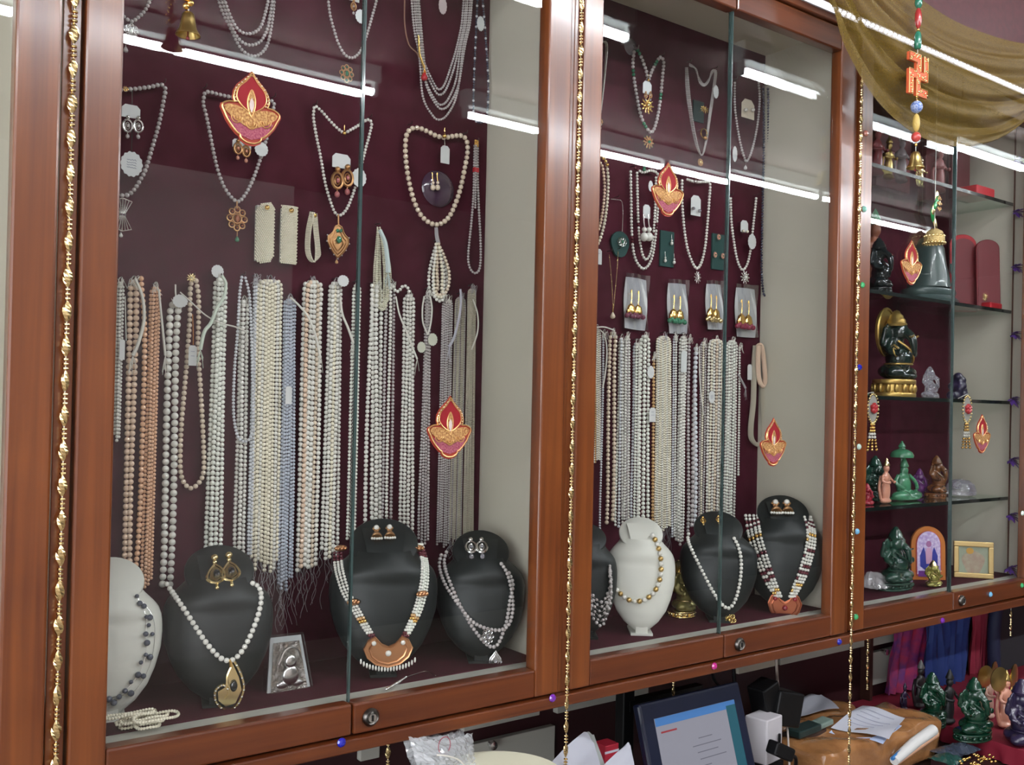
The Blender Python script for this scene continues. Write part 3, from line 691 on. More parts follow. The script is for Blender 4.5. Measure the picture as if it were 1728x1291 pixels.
bundle('slim pearl bundle seen right at the glass pane edge', 602, 488, 10, 592, 908, 12, 3, 3.1, PG, 4)
bundle('pair of white strands and a loose one under the cream skein', 636, 490, 14, 634, 891, 12, 3, 3.9, PW, 3)
strand(smoothpath([P(a, b, YB-.012) for a, b in [(629, 482), (628, 520), (624, 600), (620, 700), (617, 800), (616, 893)]]), SZ(P(620, 700, YB), 3.7), PW, b11) if False else None
n = necklace('single white strand left of the pair under the cream skein', [([(628, 482), (627, 540), (623, 620), (619, 720), (617, 810), (616, 892)], 3.7, PW, False)], pins=[(628, 480)], group='pearl strand bundles hanging in rows')
bundle('three fine silver white strands above the second black bust', 659, 486, 12, 652, 884, 15, 3, 3.0, [PM, PW], 2)
b15 = bundle('white pearl strands with a curled loop on top', 690, 505, 15, 685, 905, 20, 4, 3.4, PW, 14)
strand(smoothpath([P(a, b, YB-.02) for a, b in [(664, 484), (668, 492), (674, 490), (680, 483), (687, 484), (690, 492)]]), SZ(P(680, 500, YB), 3.0), PW, b15)
tassel([(668, 500), (674, 530), (686, 560), (700, 596), (704, 606)], YB-.03, b15, .0018, THREAD, 4)
b16 = bundle('slim bundle with two scalloped tags', 722, 500, 6, 714, 915, 16, 4, 2.6, PM, 6)
scallop_tag(730, 573, 8, YB-.020, b16, 1.3, mat('aged_card', (.55, .56, .46), .6)); scallop_tag(711, 586, 7, YB-.018, b16, 1.3, MATS['aged_card'])
thread('ribbon', [(716, 500), (713, 520), (714, 545), (722, 565)], YB-.024, .0015, THREAD, b16); thread('ribbon', [(726, 500), (729, 520), (727, 545), (722, 565)], YB-.024, .0015, THREAD, b16)
bundle('fine silver strands left of the seed bead hanks', 755, 512, 15, 747, 918, 19, 6, 2.1, PM, 6)
b18 = bundle('hank of tiny grey beige seed beads behind the oil lamp sticker', 777, 508, 16, 768, 912, 19, 8, 1.5, [PBG, PM, PBG], 10, 3)
tassel([(777, 488), (778, 510), (774, 540), (766, 570), (758, 585)], YB-.026, b18, .0025, mat('lilac_thread', (.45, .44, .50), .8), 10)
b19 = bundle('hank of tiny beige seed beads next to the side panel', 796, 494, 12, 790, 905, 16, 8, 1.45, PBG, 6, 3)
thread('ribbon', [(798, 505), (806, 530), (806, 560), (796, 590)], YB-.026, .0014, THREAD, b19)

# hanks above the row
def hank(label, xt, yt, xb, yb, wpx, n, r, m, thick=None, name='pearl_hank', tail=None):
    t = thing(name, label, 'pearl strands', P(xb, yb, YB-.02)); rr = SZ(P(xt, yt, YB), r)
    for i in range(n):
        u = (i/(n-1)-.5); yy = YB-.012-rr*(1.5+2*(i % 2))
        w = wpx*(.62+.38*abs(u)*2)*.5
        a, b = xb-w*(1-.35*(i % 3)), xb+w*(1-.35*((i+1) % 3)); yb2 = yb-abs(u)*8-(i % 3)*4
        px = [(xt-2, yt), (lerp(xt, a, .6), lerp(yt, yb2, .25)), (a, lerp(yt, yb2, .55)), (a+1, yb2-14), (xb-w*.4, yb2-2), (xb+w*.4, yb2-1), (b-1, yb2-14), (b, lerp(yt, yb2, .55)), (lerp(xt, b, .6), lerp(yt, yb2, .25)), (xt+2, yt)]
        strand(smoothpath([P(c, d, yy) for c, d in px], 5), rr, m if not isinstance(m, list) else m[i % len(m)], t, sub=1 if r < 3.4 else 2)
    p = P(xt, yt-3, YB-.012); MB().tube([(p[0], YB-.0005, p[2]+.004), (p[0], p[1]-.006, p[2]+.003)], .001, 5).build('hook_pin', STEEL, t)
    return t
h1 = hank('cream skein of very fine beads folded double with a curled end', 639, 384, 645, 524, 28, 9, 1.5, [PC, mat('pale_seed_bead', (.62, .60, .46), .5)])
tassel([(641, 388), (650, 410), (654, 440), (655, 460)], YB-.03, h1, .0045, mat('pale_blue_thread', (.48, .56, .55), .8), 14)
h2 = hank('short doubled hank of white pearls below the large champagne necklace', 738, 412, 742, 508, 36, 7, 3.0, [PW, PC, PCH])
tassel([(736, 384), (737, 398), (740, 412)], YB-.02, h2, .004, GTHREAD, 12)

# ---- middle cabinet row
G2 = 'pearl strand bundles of the middle cabinet'
c1 = bundle('thin cream strands looped up short behind the middle door stile', 1006, 562, 14, 1006, 778, 12, 6, 1.9, [PC, PW, PBR, PW], 4, 0, G2)
tassel([(1012, 556), (1020, 566), (1024, 590), (1022, 625), (1017, 655)], YB-.02, c1, .0016, THREAD, 0); tassel([(1002, 553), (1020, 552), (1037, 558)], YB-.025, c1, .0016, THREAD, 0)
bundle('lone thin silver strand reaching down to the white bust shoulder', 1018, 570, 1, 1012, 905, 1, 1, 2.2, PS, 2, 0, G2)
bundle('thick champagne pearls with a slimmer taupe strand', 1034, 568, 9, 1029, 880, 10, 2, 3.6, [PCH, PCH], 4, 0, G2)
bundle('icy blue white strands left of the packets bundle', 1048, 578, 5, 1044, 885, 12, 3, 2.7, [PG, PS, PW], 4, 0, G2)
bundle('fine grey white strands reaching the top of the white bust', 1058, 574, 7, 1055, 880, 11, 4, 2.4, [PM, PW], 4, 0, G2)
bundle('pale silver strands with bare wires at the top', 1074, 586, 8, 1070, 884, 10, 3, 2.6, [PS, PG, PW], 5, 0, G2)
c6 = bundle('thick greenish white strands with a small white tag', 1088, 574, 12, 1085, 888, 16, 3, 3.4, PG, 3, 0, G2)
c7 = bundle('single golden brown pearl strand beside the spindle hank', 1103, 608, 1, 1101, 905, 1, 1, 3.0, PBR, 1, 0, G2)
rect_tag(1101, 700, 12, 24, YB-.024, c7); scallop_tag(1098, 628, 7, YB-.02, c6, 1.5)
bundle('broad spindle shaped hank of tiny cream pearls', 1120, 574, 22, 1118, 892, 26, 10, 2.0, [PC, PW, PC], 8, 2, G2)
bundle('pair of slim silver strands right of the spindle hank', 1139, 574, 4, 1136, 905, 4, 2, 2.1, [PS, PW], 3, 0, G2)
c10 = bundle('white strands with a long plastic tag', 1153, 575, 10, 1146, 918, 10, 4, 2.7, PW, 8, 0, G2)
rect_tag(1154, 610, 11, 36, YB-.024, c10, m=mat('milky_plastic', (.55, .58, .56), .3), lines=0)
bundle('single strand of spaced grey pearls', 1163, 578, 1, 1161, 895, 1, 1, 3.1, PM, 1, 0, G2)
bundle('thick strand of large grey pearls reaching the slim black bust', 1174, 594, 1, 1170, 888, 5, 2, 4.0, [PM, PS], 2, 0, G2)
c13 = bundle('slender strands in front of a cream cord', 1187, 584, 8, 1183, 876, 7, 3, 2.1, [PM, PC], 4, 0, G2)
thread('ribbon', [(1180, 585), (1181, 640), (1187, 700)], YB-.02, .0012, THREAD, c13)
c14 = bundle('wide pearl bundle with an orange tinge left of the pane edge', 1208, 580, 22, 1203, 878, 22, 6, 2.7, [PW, PC, PW, PCH], 4, 0, G2)
scallop_tag(1201, 670, 6.5, YB-.024, c14, 1.6, ink=True)
c15 = bundle('white pearl bundle just right of the pane edge', 1235, 582, 16, 1230, 884, 16, 5, 2.6, [PW, PG], 5, 0, G2)
c16 = bundle('long dark and light beaded strand at the end of the middle row', 1248, 592, 1, 1246, 800, 1, 1, 2.2, PW, 1, 0, G2)
tassel([(1246, 632), (1253, 645), (1258, 655)], YB-.02, c16, .0025, GTHREAD, 8)
rp = thing('beaded_rope_necklace', 'thick cream beaded rope knotted up beside the cream side panel', 'necklace', P(1280, 750, YB-.012))
def rope(pix, rpx, y, m, parent):
    pts = resample(smoothpath([P(a, b, y) for a, b in pix], 6), .0012); r = SZ(pts[0], rpx); b = MB(); b.tube(pts, r*.8, 8)
    s = []
    for i, q in enumerate(pts):
        for k in range(5):
            a = k*2*math.pi/5+i*.5; s.append(q+np.array([math.cos(a)*r*.8, math.sin(a)*r*.8, 0]))
    b.balls(s, r*.28, 0); return b.build('beaded_rope', m, parent)
rope([(1275, 584), (1273, 610), (1272, 640), (1271, 680), (1267, 720), (1268, 740), (1277, 750), (1287, 742), (1289, 715), (1287, 680), (1286, 640)], 4.6, YB-.012, PBG, rp)
rope([(1280, 584), (1279, 610), (1281, 640), (1287, 652), (1291, 640), (1289, 610), (1285, 584), (1280, 582)], 4.0, YB-.022, PP, rp)
rect_tag(1265, 628, 9, 26, YB-.014, rp, lines=0)

# ================================================================== UPPER NECKLACES, LEFT CABINET
GN = None
def ncard(px, py, w_, h_, y, label, ears, kind, s, metal, bead, card=CARD, tilt=0):
    p = P(px, py, y); t = thing('earring_card', label, 'earrings', (p[0], y, P(px, py+h_/2, y)[2]), 'carded earrings')
    rect_tag(px, py, w_, h_, y, t, 'card', card, 0, tilt)
    MB().tube([(p[0], y, p[2]+SZ(p, h_*.4)), (p[0], YB-.0005, p[2]+SZ(p, h_*.45))], .0006, 5).build('hook_pin', STEEL, t)
    for ex, ey in ears: dangle(P(ex, ey, y-.004), SZ(p, s), metal, bead, t, 'earring', kind)
    return t
n = necklace('short pearl necklace with a silver drop, cut by the top edge at far left', [([(196, 0), (203, 20), (213, 31), (223, 36), (236, 27), (247, 14), (257, -8)], 3.3, PM, False)], pins=[(257, -8)])
filigree(P(222, 53, YB-.014), .010, .012, SILV, PW, n, 'flower'); drop(P(212, 84, YB-.014), SZ(P(212, 84, YB), 4.5), PM, n, SILV)
n = necklace('pearl necklace with a silver double fan pendant at the left stile', [([(196, 152), (212, 151), (228, 150), (252, 147), (272, 143), (279, 150), (276, 170), (268, 210), (258, 245), (246, 285), (236, 305), (225, 322), (212, 330), (198, 328)], 3.9, PM, False)], pins=[(277, 142)])
filigree(P(207, 362, YB-.014), .0125, .024, SILV, CRYS, n, 'bow'); drop(P(204, 397, YB-.014), SZ(P(212, 84, YB), 3.4), PW, n, SILV); filigree(P(212, 150, YB-.02), .004, .004, GOLD, PM, n, 'lotus', 'clasp')
thread('tag_string', [(223, 152), (223, 200), (222, 260)], YB-.015, .0005, DJADE, n); scallop_tag(222, 277, 15.5, YB-.018, n, 1.35, ink=True, m=mat('silver_grey_card', (.60, .62, .62), .5))
ncard(221, 188, 24, 22, YB-.018, 'silver fan earrings on a card inside the leftmost necklace', [(216, 195), (234, 196)], 1, 38, SILV, PM)
n = necklace('pearl necklace with an oval antique pendant half behind the largest oil lamp sticker', [([(345, 158), (343, 175), (348, 195), (355, 230), (362, 265), (370, 295), (382, 322), (400, 340), (414, 328), (428, 300), (438, 272), (448, 240), (456, 210), (462, 180), (461, 172), (450, 168), (420, 165), (392, 164), (368, 159), (352, 155), (345, 158)], 3.5, PM, False)], pins=[(346, 150), (462, 166)])
filigree(P(400, 369, YB-.014), .0165, .020, ANTG, mat('amber_stone', (.28, .08, .03), .2, coat=.8), n, 'flower'); drop(P(400, 404, YB-.014), SZ(P(400, 400, YB), 4), JADE, n, ANTG)
thread('bail', [(400, 340), (400, 352)], YB-.014, .0012, ANTG, n); scallop_tag(441, 252, 10, YB-.018, n, 1.2)
ncard(408, 243, 26, 14, YB-.018, 'antique gold earrings peeping out below the largest sticker', [(402, 235), (416, 240)], 1, 34, ANTG, CORAL, CARD)
n = necklace('triple strand mauve pearl necklace at the top beside the brass bell', [([(366, -8), (376, 22), (389, 48), (405, 80), (421, 93), (436, 93), (450, 78), (458, 45), (464, -8)], 3.0, PM, False), ([(371, -8), (383, 25), (396, 55), (410, 72), (426, 76), (441, 68), (452, 45), (461, -8)], 3.0, PM, False, None, .004), ([(376, -8), (390, 30), (402, 50), (417, 57), (432, 53), (443, 38), (455, -8)], 3.0, PM, False, None, .008)])
n = necklace('pearl necklace with an emerald gold pendant beside the left pane edge', [([(553, -8), (557, 25), (565, 55), (573, 78), (584, 94), (597, 97), (609, 85), (618, 62), (626, 35), (638, -8)], 2.8, PM, False)])
filigree(P(585, 124, YB-.014), .013, .0155, ANTG, GRN, n, 'flower'); drop(P(581, 158, YB-.014), SZ(P(581, 158, YB), 3), GRN, n, ANTG); scallop_tag(609, 28, 9, YB-.016, n, 1.3, MATS['silver_grey_card'])
ncard(596, -4, 18, 12, YB-.015, 'antique earrings cut by the top edge over the emerald pendant', [(597, 0)], 1, 24, ANTG, PM)
n = necklace('slim pearl necklace with a heart shaped antique gold and green pendant', [([(530, 182), (529, 200), (534, 230), (541, 265), (548, 305), (556, 335), (566, 360), (577, 362), (588, 347), (598, 320), (607, 290), (616, 255), (624, 225), (627, 208), (620, 202), (606, 211), (592, 219), (581, 224), (570, 217), (556, 203), (543, 188), (534, 180)], 2.9, PW, False)], pins=[(532, 178), (624, 200)])
filigree(P(570, 408, YB-.016), .019, .026, ANTG, GRN, n, 'heart'); drop(P(568, 442, YB-.014), SZ(P(568, 440, YB), 3), PBR, n, ANTG); drop(P(581, 224, YB-.02), .0035, GOLD, n); thread('bail', [(571, 362), (571, 382)], YB-.014, .0014, ANTG, n)
scallop_tag(606, 300, 11.5, YB-.02, n, 1.35)
ncard(576, 272, 27, 24, YB-.018, 'rose antique gold earrings on a card over the heart pendant', [(570, 282), (587, 278)], 1, 50, ANTG, mat('rose_stone', (.4, .13, .13), .3), CARD)
# many-stranded necklace and dark strand
lp = []
for i, (xl, xr, bx, by) in enumerate([(706, 783, 741, 151), (704, 787, 742, 160), (701, 790, 744, 177), (698, 794, 746, 184), (694, 797, 741, 202)]):
    w2 = 17+i*2.2
    lp.append(([(xl, -8), (xl+5, 50), (xl+9+i*1.2, 95), (bx-w2-6+i*1.0, by-40), (bx-w2*.45, by-8), (bx, by), (bx+w2*.55, by-9), (bx+w2+4, by-42), (xr-13, 82), (xr-4, 40), (xr, -8)], 2.2, PM, False, None, .002*i))
n = necklace('five strand pearl necklace with a red and gold cord tassel at the top', lp)
thread('cord', [(683, -5), (683, 40), (690, 75), (704, 90), (709, 105)], YB-.018, .0012, mat('brown_cord', (.25, .12, .08), .7), n); tassel([(706, 60), (708, 90), (716, 115)], YB-.024, n, .0022, GOLD, 12); drop(P(716, 130, YB-.024), SZ(P(716, 130, YB), 6), RED, n)
scallop_tag(747, 10, 7, YB-.02, n, 2.0, mat('rose_card', (.5, .42, .42), .6))
n = necklace('dark blue bead strand with a white tag near the side panel', [([(806, -8), (803, 60), (800, 130), (799, 190), (804, 205), (815, 206), (822, 195), (824, 140), (820, 70), (814, -8)], 2.2, PD, False, [(4, 0, PS)])]); scallop_tag(811, 40, 6.5, YB-.02, n, 1.9, MATS['silver_grey_card'])
n = necklace('necklace of the largest champagne pearls around a dark round plate', [([(686, 228), (684, 250), (686, 280), (691, 310), (699, 340), (711, 364), (727, 377), (742, 378), (757, 367), (768, 345), (777, 318), (784, 285), (789, 255), (787, 236), (778, 229), (764, 230), (750, 232), (736, 229), (722, 222), (706, 216), (693, 218)], 4.4, PCH, True)], pins=[(692, 212), (785, 227)])
drop(P(750, 229, YB-.022), .004, GOLD, n); rect_tag(751, 261, 14, 30, YB-.018, n, lines=0); thread('tag_string', [(750, 232), (751, 250)], YB-.018, .0004, THREAD, n)
p = P(741, 318, YB-.006); t = thing('suction_plate', 'dark round plastic plate behind the champagne necklace', 'plate', (p[0], p[1], p[2]-.03))
MB().lathe([(0, 0), (.031, 0), (.033, .003), (.028, .008), (.012, .010), (0, .010)], (p[0], YB, p[2]), rotx(math.pi/2), 28, 1, .95).build('disc', mat('dark_violet_plastic', (.05, .025, .05), .15, coat=1), t)
p = P(735, 296, YB-.02); t = thing('pearl_earring_pair', 'two drop pearl earrings in front of the dark round plate', 'earrings', (p[0], p[1], p[2]-.03))
for ex in (731, 739): dangle(P(ex, 292, YB-.018), .030, GOLD, PCH, t, 'earring', 2)
MB().tube([(p[0], YB-.012, p[2]), (p[0], p[1], p[2]+.002)], .0006, 5).build('hook_pin', STEEL, t)
n = necklace('narrow three strand pearl necklace with red spacer near the side panel', [([(801, 246), (800, 290), (799, 330), (795, 380), (790, 430), (793, 452), (802, 461), (810, 450), (811, 410), (808, 350), (806, 300), (806, 246)], 2.3, PM, False), ([(803, 246), (803, 290), (802, 350)], 2.0, PM, False, None, .005)], pins=[(804, 240)])
b = MB(); p = P(803, 287, YB-.014); b.box(p-np.array([.005, .003, .004]), p+np.array([.005, .003, .004])); b.build('spacer', RED, n); p = P(804, 246, YB-.012); MB().balls([p+np.array([k*.003, 0, .003*q]) for k in (-1, 0, 1) for q in (0, 1, 2, 3)], .0018, 1).build('clasp', GOLD, n)

# woven bead bracelets
def bracelet(label, x, yt, yb, w_, rows, slant, loop=False):
    t = thing('pearl_bracelet', label, 'bracelet', P(x, yb, YB-.01), 'woven pearl bracelets'); b = MB(); y = YB-.012
    a = P(x, yt, y); c = P(x, yb, y); r = (a[2]-c[2])/62
    if not loop:
        hw = SZ(a, w_)*.5*1.2; k = 0; z = a[2]
        while z > c[2]:
            t_ = (a[2]-z)/(a[2]-c[2]); wz = hw*min(1, .5+6*t_, .5+6*(1-t_)) if slant else hw
            for q in np.arange(-wz+(k % 2)*r, wz, 2*r): b.balls([(a[0]+q, y-.003*(1-(q/hw)**2), z+(q*.25 if slant else 0))], r*1.05, 1)
            z -= r*1.75; k += 1
        b.build('woven_pearls', PC, t)
        MB().box((a[0]-hw*.8, y+.002, c[2]+r*2), (a[0]+hw*.8, YB-.001, a[2]-r*2)).build('backing', THREAD, t, smooth=False)
    else:
        for q in range(5):
            off = (q-2)*SZ(a, 1.9)
            pts = smoothpath([P(px, py, y-.002*q)+np.array([off*dx, 0, -abs(off)*.0]) for px, py, dx in [(x-1, yt+2, 1), (x-7, yt+30, 1), (x-9, yt+60, 1), (x-6, yb-14, 1), (x+1, yb-6, .5), (x+8, yb-16, -1), (x+8, yt+60, -1), (x+5, yt+30, -1), (x+3, yt+4, -1)]], 6)
            b.balls(resample(pts, r*1.9), r, 1)
        b.build('woven_pearls', PC, t)
    p = P(x+3, yt+6, y-.006); MB().balls([p], .0038, 2).build('gold_clasp', GOLD, t)
    MB().tube([(a[0], YB-.0005, a[2]+.001), (a[0], y-.004, a[2]+.001)], .0008, 5).build('hook_pin', STEEL, t)
bracelet('left woven pearl bracelet with a rounded top and slanting rows', 448, 344, 444, 27, 0, True)
bracelet('straight woven pearl bracelet in the middle of the three', 489, 349, 446, 24, 0, False)
bracelet('open looped woven pearl bracelet beside the heart pendant', 528, 357, 448, 28, 0, False, True)

# brass bell hanging at the top left, in front of the pane
def bell(px, py0, py1, wpx, y, label, t=None, name='hanging_bell'):
    a = P(px, py0, y); c = P(px, py1, y); h = a[2]-c[2]; r = SZ(a, wpx)*.5
    if t is None: t = thing(name, label, 'bell', c)
    MB().lathe([(0, 0), (r*.32, -.02*h), (r*.48, -.12*h), (r*.58, -.4*h), (r*.72, -.75*h), (r*.98, -.95*h), (r, -h), (r*.92, -h), (r*.6, -.7*h), (r*.4, -.2*h), (0, -.15*h)], a, None, 24).build('bell_body', BRASS, t)
    b = MB(); b.tube([a-np.array([0, 0, h*.2]), a-np.array([0, 0, h*1.08])], .0008, 5); b.balls([a-np.array([0, 0, h*1.12])], r*.16, 1); b.build('clapper', mat('red_brown_bead', (.2, .03, .03), .3), t)
    return t
p = P(318, 20, 1.17)
t = bell(318, 20, 60, 41, 1.17, 'brass bell hanging before the left cabinet at the top edge')
b = MB()
for i in range(7): b.balls([p+np.array([random.uniform(-1, 1)*.004, 0, .006+i*.005])], .0042, 1)
b.build('gold_beads', GOLD, t); MB().tube([p, (p[0], p[1], 2.30)], .0008, 5).build('cord', THREAD, t)

# ================================================================== UPPER NECKLACES, MIDDLE CABINET
n = necklace('bunch of fine white strings with a green bead beside the middle door stile', [([(1000+k, 68), (1012+k*1.5, 70), (1022+k, 76), (1020+k*.6, 120), (1016+k*.5, 160), (1013, 198)], 1.3, PW, False, None, .002*k) for k in range(4)]+[([(1013, 210), (1011, 225), (1009, 240)], 2.9, PG, False)], pins=[(1023, 70)])
filigree(P(1013, 205, YB-.016), .008, .007, ANTG, GRN, n, 'lotus')
n = necklace('pearl necklace with green beads and two gold flower pendants', [([(1070, 88), (1068, 110), (1071, 140), (1076, 170), (1083, 200), (1094, 220), (1102, 221), (1109, 200), (1114, 170), (1118, 130), (1120, 104), (1114, 97), (1106, 108), (1098, 125), (1094, 136), (1090, 118), (1082, 96), (1076, 85)], 3.1, PM, False, [(14, 5, GRN), (14, 6, GRN)])], pins=[(1073, 83), (1117, 95)])
filigree(P(1092, 178, YB-.024), .017, .017, GOLD, PALEG, n, 'lotus'); filigree(P(1094, 240, YB-.018), .016, .014, ANTG, GRN, n, 'lotus'); drop(P(1087, 285, YB-.016), .0045, GRN, n, ANTG); drop(P(1094, 135, YB-.022), .0035, GOLD, n)
ncard(1092, 148, 16, 22, YB-.028, 'small card with earrings inside the gold flower necklace', [(1090, 154), (1098, 154)], 1, 16, ANTG, PM, MATS['silver_grey_card'])
n = necklace('necklace of twisted fine white seed strings with a gold end', [([(1157+k, 115), (1158+k*1.6, 150), (1164+k*1.3, 195), (1173+k, 240), (1184, 262), (1192-k*.5, 240), (1200-k, 190), (1206-k, 150), (1209-k, 122), (1204-k, 120), (1196, 134+k), (1188, 142+k), (1180, 132+k*2), (1172+k, 114+k), (1164, 108+k)], 1.5, PM, False, None, .0025*k) for k in range(4)], pins=[(1163, 106), (1207, 117)])
filigree(P(1182, 274, YB-.016), .008, .008, ANTG, PALEG, n, 'flower'); scallop_tag(1208, 155, 5.5, YB-.02, n, 2.0, MATS['silver_grey_card'])
p = P(1189, 185, YB-.02); t = thing('gold_brooch', 'gold brooch pinned inside the twisted seed string necklace', 'brooch', p); filigree(p, .013, .008, GOLD, PALEG, t, 'lotus', 'flower'); MB().box((p[0]-.016, YB-.004, p[2]-.022), (p[0]+.016, YB-.0005, p[2]+.022)).build('dark_card', mat('dark_green_card', (.012, .03, .03), .6), t, smooth=False); MB().tube([p, (p[0], YB-.003, p[2])], .001, 5).build('pin', STEEL, t)
p = P(1188, 225, YB-.02); t = thing('gold_ring', 'gold ring hanging below the gold brooch', 'ring', p); MB().tube([(p[0]+.009*math.cos(a), p[1], p[2]+.010*math.sin(a)) for a in np.linspace(0, 6.283, 22)], .0012, 6).build('band', GOLD, t); MB().ell((p[0]+.003, p[1]-.002, p[2]-.01), (.006, .003, .004), 1).build('stone', ANTG, t)
MB().tube([(p[0], YB-.0005, p[2]+.009), (p[0], p[1]-.003, p[2]+.009)], .0008, 5).build('hook_pin', STEEL, t)
n = necklace('V shaped slim pearl necklace with one pearl drop around a stud card', [([(1240, 140), (1240, 175), (1243, 205), (1249, 240), (1256, 265), (1260, 272), (1266, 262), (1273, 238), (1279, 205), (1282, 165), (1280, 140)], 2.2, PM, False)], pins=[(1240, 136), (1280, 136)])
drop(P(1258, 283, YB-.014), .0042, PM, n, SILV); scallop_tag(1240, 260, 5, YB-.02, n, 2.6, MATS['silver_grey_card'])
ncard(1262, 184, 26, 32, YB-.018, 'cream card with two pearl studs', [(1257, 186), (1269, 186)], 3, 8, SILV, PW, mat('cream_card', (.62, .55, .44), .6))
n = necklace('double pearl necklace with a gold clip top beside the middle door stile', [([(1004, 268), (1014, 262), (1022, 272), (1026, 300), (1025, 335), (1020, 375), (1012, 405), (1003, 420)], 3.0, PC, False), ([(1004, 285), (1013, 275), (1018, 290), (1020, 320), (1017, 355), (1011, 385), (1003, 400)], 2.8, PP, False, None, .005)], pins=[(1012, 260)])
MB().balls([P(a, b, YB-.022) for a, b in [(1008, 264), (1013, 263), (1018, 267), (1022, 272), (1025, 278)]], .0035, 1).build('gold_beads', GOLD, n); rect_tag(1010, 433, 11, 26, YB-.016, n, lines=1)
n = necklace('thin silver chain ending at a dark green jewelled card', [([(1031, 336), (1040, 337), (1049, 340), (1051, 360), (1050, 390)], .9, SILV, False)], name='chain_necklace', pins=[(1040, 335)])
p = P(1047, 412, YB-.006); t = thing('jewelled_card', 'dark green card with a jewelled pendant and chain', 'earrings', p); MB().prism([(.024*math.cos(a)*(1+.1*math.sin(3*a)), .026*math.sin(a)) for a in np.linspace(0, 6.1, 16)], 0, .004, p).build('card', mat('dark_green_velvet', (.012, .05, .045), .8), t, smooth=False); filigree((p[0], p[1]-.005, p[2]+.004), .013, .010, SILV, GRN, t, 'flower', 'jewel')
n = necklace('very thin gold chain with a small gold drop above the champagne pearls', [([(1028, 430), (1031, 460), (1033, 490), (1035, 520), (1038, 490), (1041, 460), (1043, 425)], .6, PALEG, False)], name='chain_necklace', pins=[(1029, 426), (1043, 422)]); drop(P(1034, 533, YB-.012), .0055, PCH, n)
n = necklace('double loop pearl necklace half behind the middle cabinet sticker', [([(1064, 290), (1065, 340), (1066, 390), (1070, 430), (1080, 450), (1090, 452), (1100, 435), (1106, 400), (1110, 350), (1112, 300), (1100, 288), (1085, 291), (1072, 284)], 2.7, PW, False, [(26, 20, MRN), (26, 21, MRN)]), ([(1075, 292), (1076, 340), (1078, 390), (1083, 425), (1090, 438), (1098, 425), (1103, 390), (1106, 340), (1107, 300)], 2.5, PW, False, [(22, 17, MRN)], .006)], pins=[(1068, 283), (1110, 288)])
scallop_tag(1098, 314, 4.5, YB-.026, n, 2.0, MATS['silver_grey_card'])
ncard(1091, 357, 13, 23, YB-.026, 'card with long pearl drop earrings inside the double loop necklace', [(1088, 362), (1096, 362)], 2, 46, SILV, PW)
n = necklace('oval pearl necklace with a flower cluster pendant around a stud card', [([(1151, 305), (1151, 340), (1154, 380), (1159, 415), (1167, 440), (1176, 453), (1184, 442), (1190, 415), (1194, 375), (1197, 335), (1198, 310), (1190, 307), (1174, 307), (1160, 303)], 2.6, PW, False)], pins=[(1153, 300), (1198, 305)])
filigree(P(1177, 468, YB-.014), .010, .013, SILV, PW, n, 'lotus'); drop(P(1174, 306, YB-.018), .0035, SILV, n)
ncard(1174, 347, 19, 34, YB-.018, 'white card with two crystal studs hanging below the oval necklace top', [(1169, 352), (1179, 356)], 3, 7, SILV, CRYS)
n = necklace('slim pearl necklace with a pearl cluster right of the pane edge', [([(1233, 335), (1234, 370), (1238, 405), (1244, 438), (1252, 455), (1260, 448), (1266, 425), (1270, 390), (1274, 355), (1276, 335)], 2.4, PW, False)], pins=[(1233, 331), (1276, 331)])
filigree(P(1257, 468, YB-.016), .014, .014, SILV, PW, n, 'lotus'); scallop_tag(1269, 408, 9, YB-.02, n, 1.4)
ncard(1256, 382, 15, 20, YB-.018, 'small card with pearl studs left of a scalloped tag', [(1253, 390), (1260, 391)], 3, 6, SILV, PC, MATS['silver_grey_card'])
necklace('long dark blue bead strand at the right end of the middle board', [([(1288, 150), (1289, 220), (1288, 300), (1286, 380), (1285, 450), (1288, 492), (1292, 495), (1294, 450), (1295, 380), (1296, 300), (1297, 220), (1296, 150)], 2.3, PD, False, [(3, 0, LAPIS)])], pins=[(1291, 146)])
for (x, yy, w_, h_, lab, m, ears) in [(1126, 420, 26, 60, 'dark green card with three pearl earrings', PW, [(1134, 396), (1123, 425), (1138, 428)]),
                                   (1212, 425, 24, 60, 'dark green card with coral flower earrings', CORAL, [(1213, 400), (1207, 430), (1220, 432)])]:
    p = P(x, yy, YB-.004); t = thing('earring_card', lab, 'earrings', (p[0], p[1], P(x, yy+h_/2, YB)[2]), 'dark green earring cards')
    h2 = SZ(p, h_)*.5; w2 = SZ(p, w_)*.62
    MB().box((p[0]-w2, YB-.004, p[2]-h2), (p[0]+w2, YB-.0005, p[2]+h2)).build('card', mat('dark_green_velvet'), t, smooth=False)
    for ex, ey in ears:
        q = P(ex, ey, YB-.009)
        if m is PW: dangle(q, .022, SILV, PW, t, 'earring', 2)
        else: filigree(q, .007, .007, CORAL, GRN, t, 'lotus', 'earring')
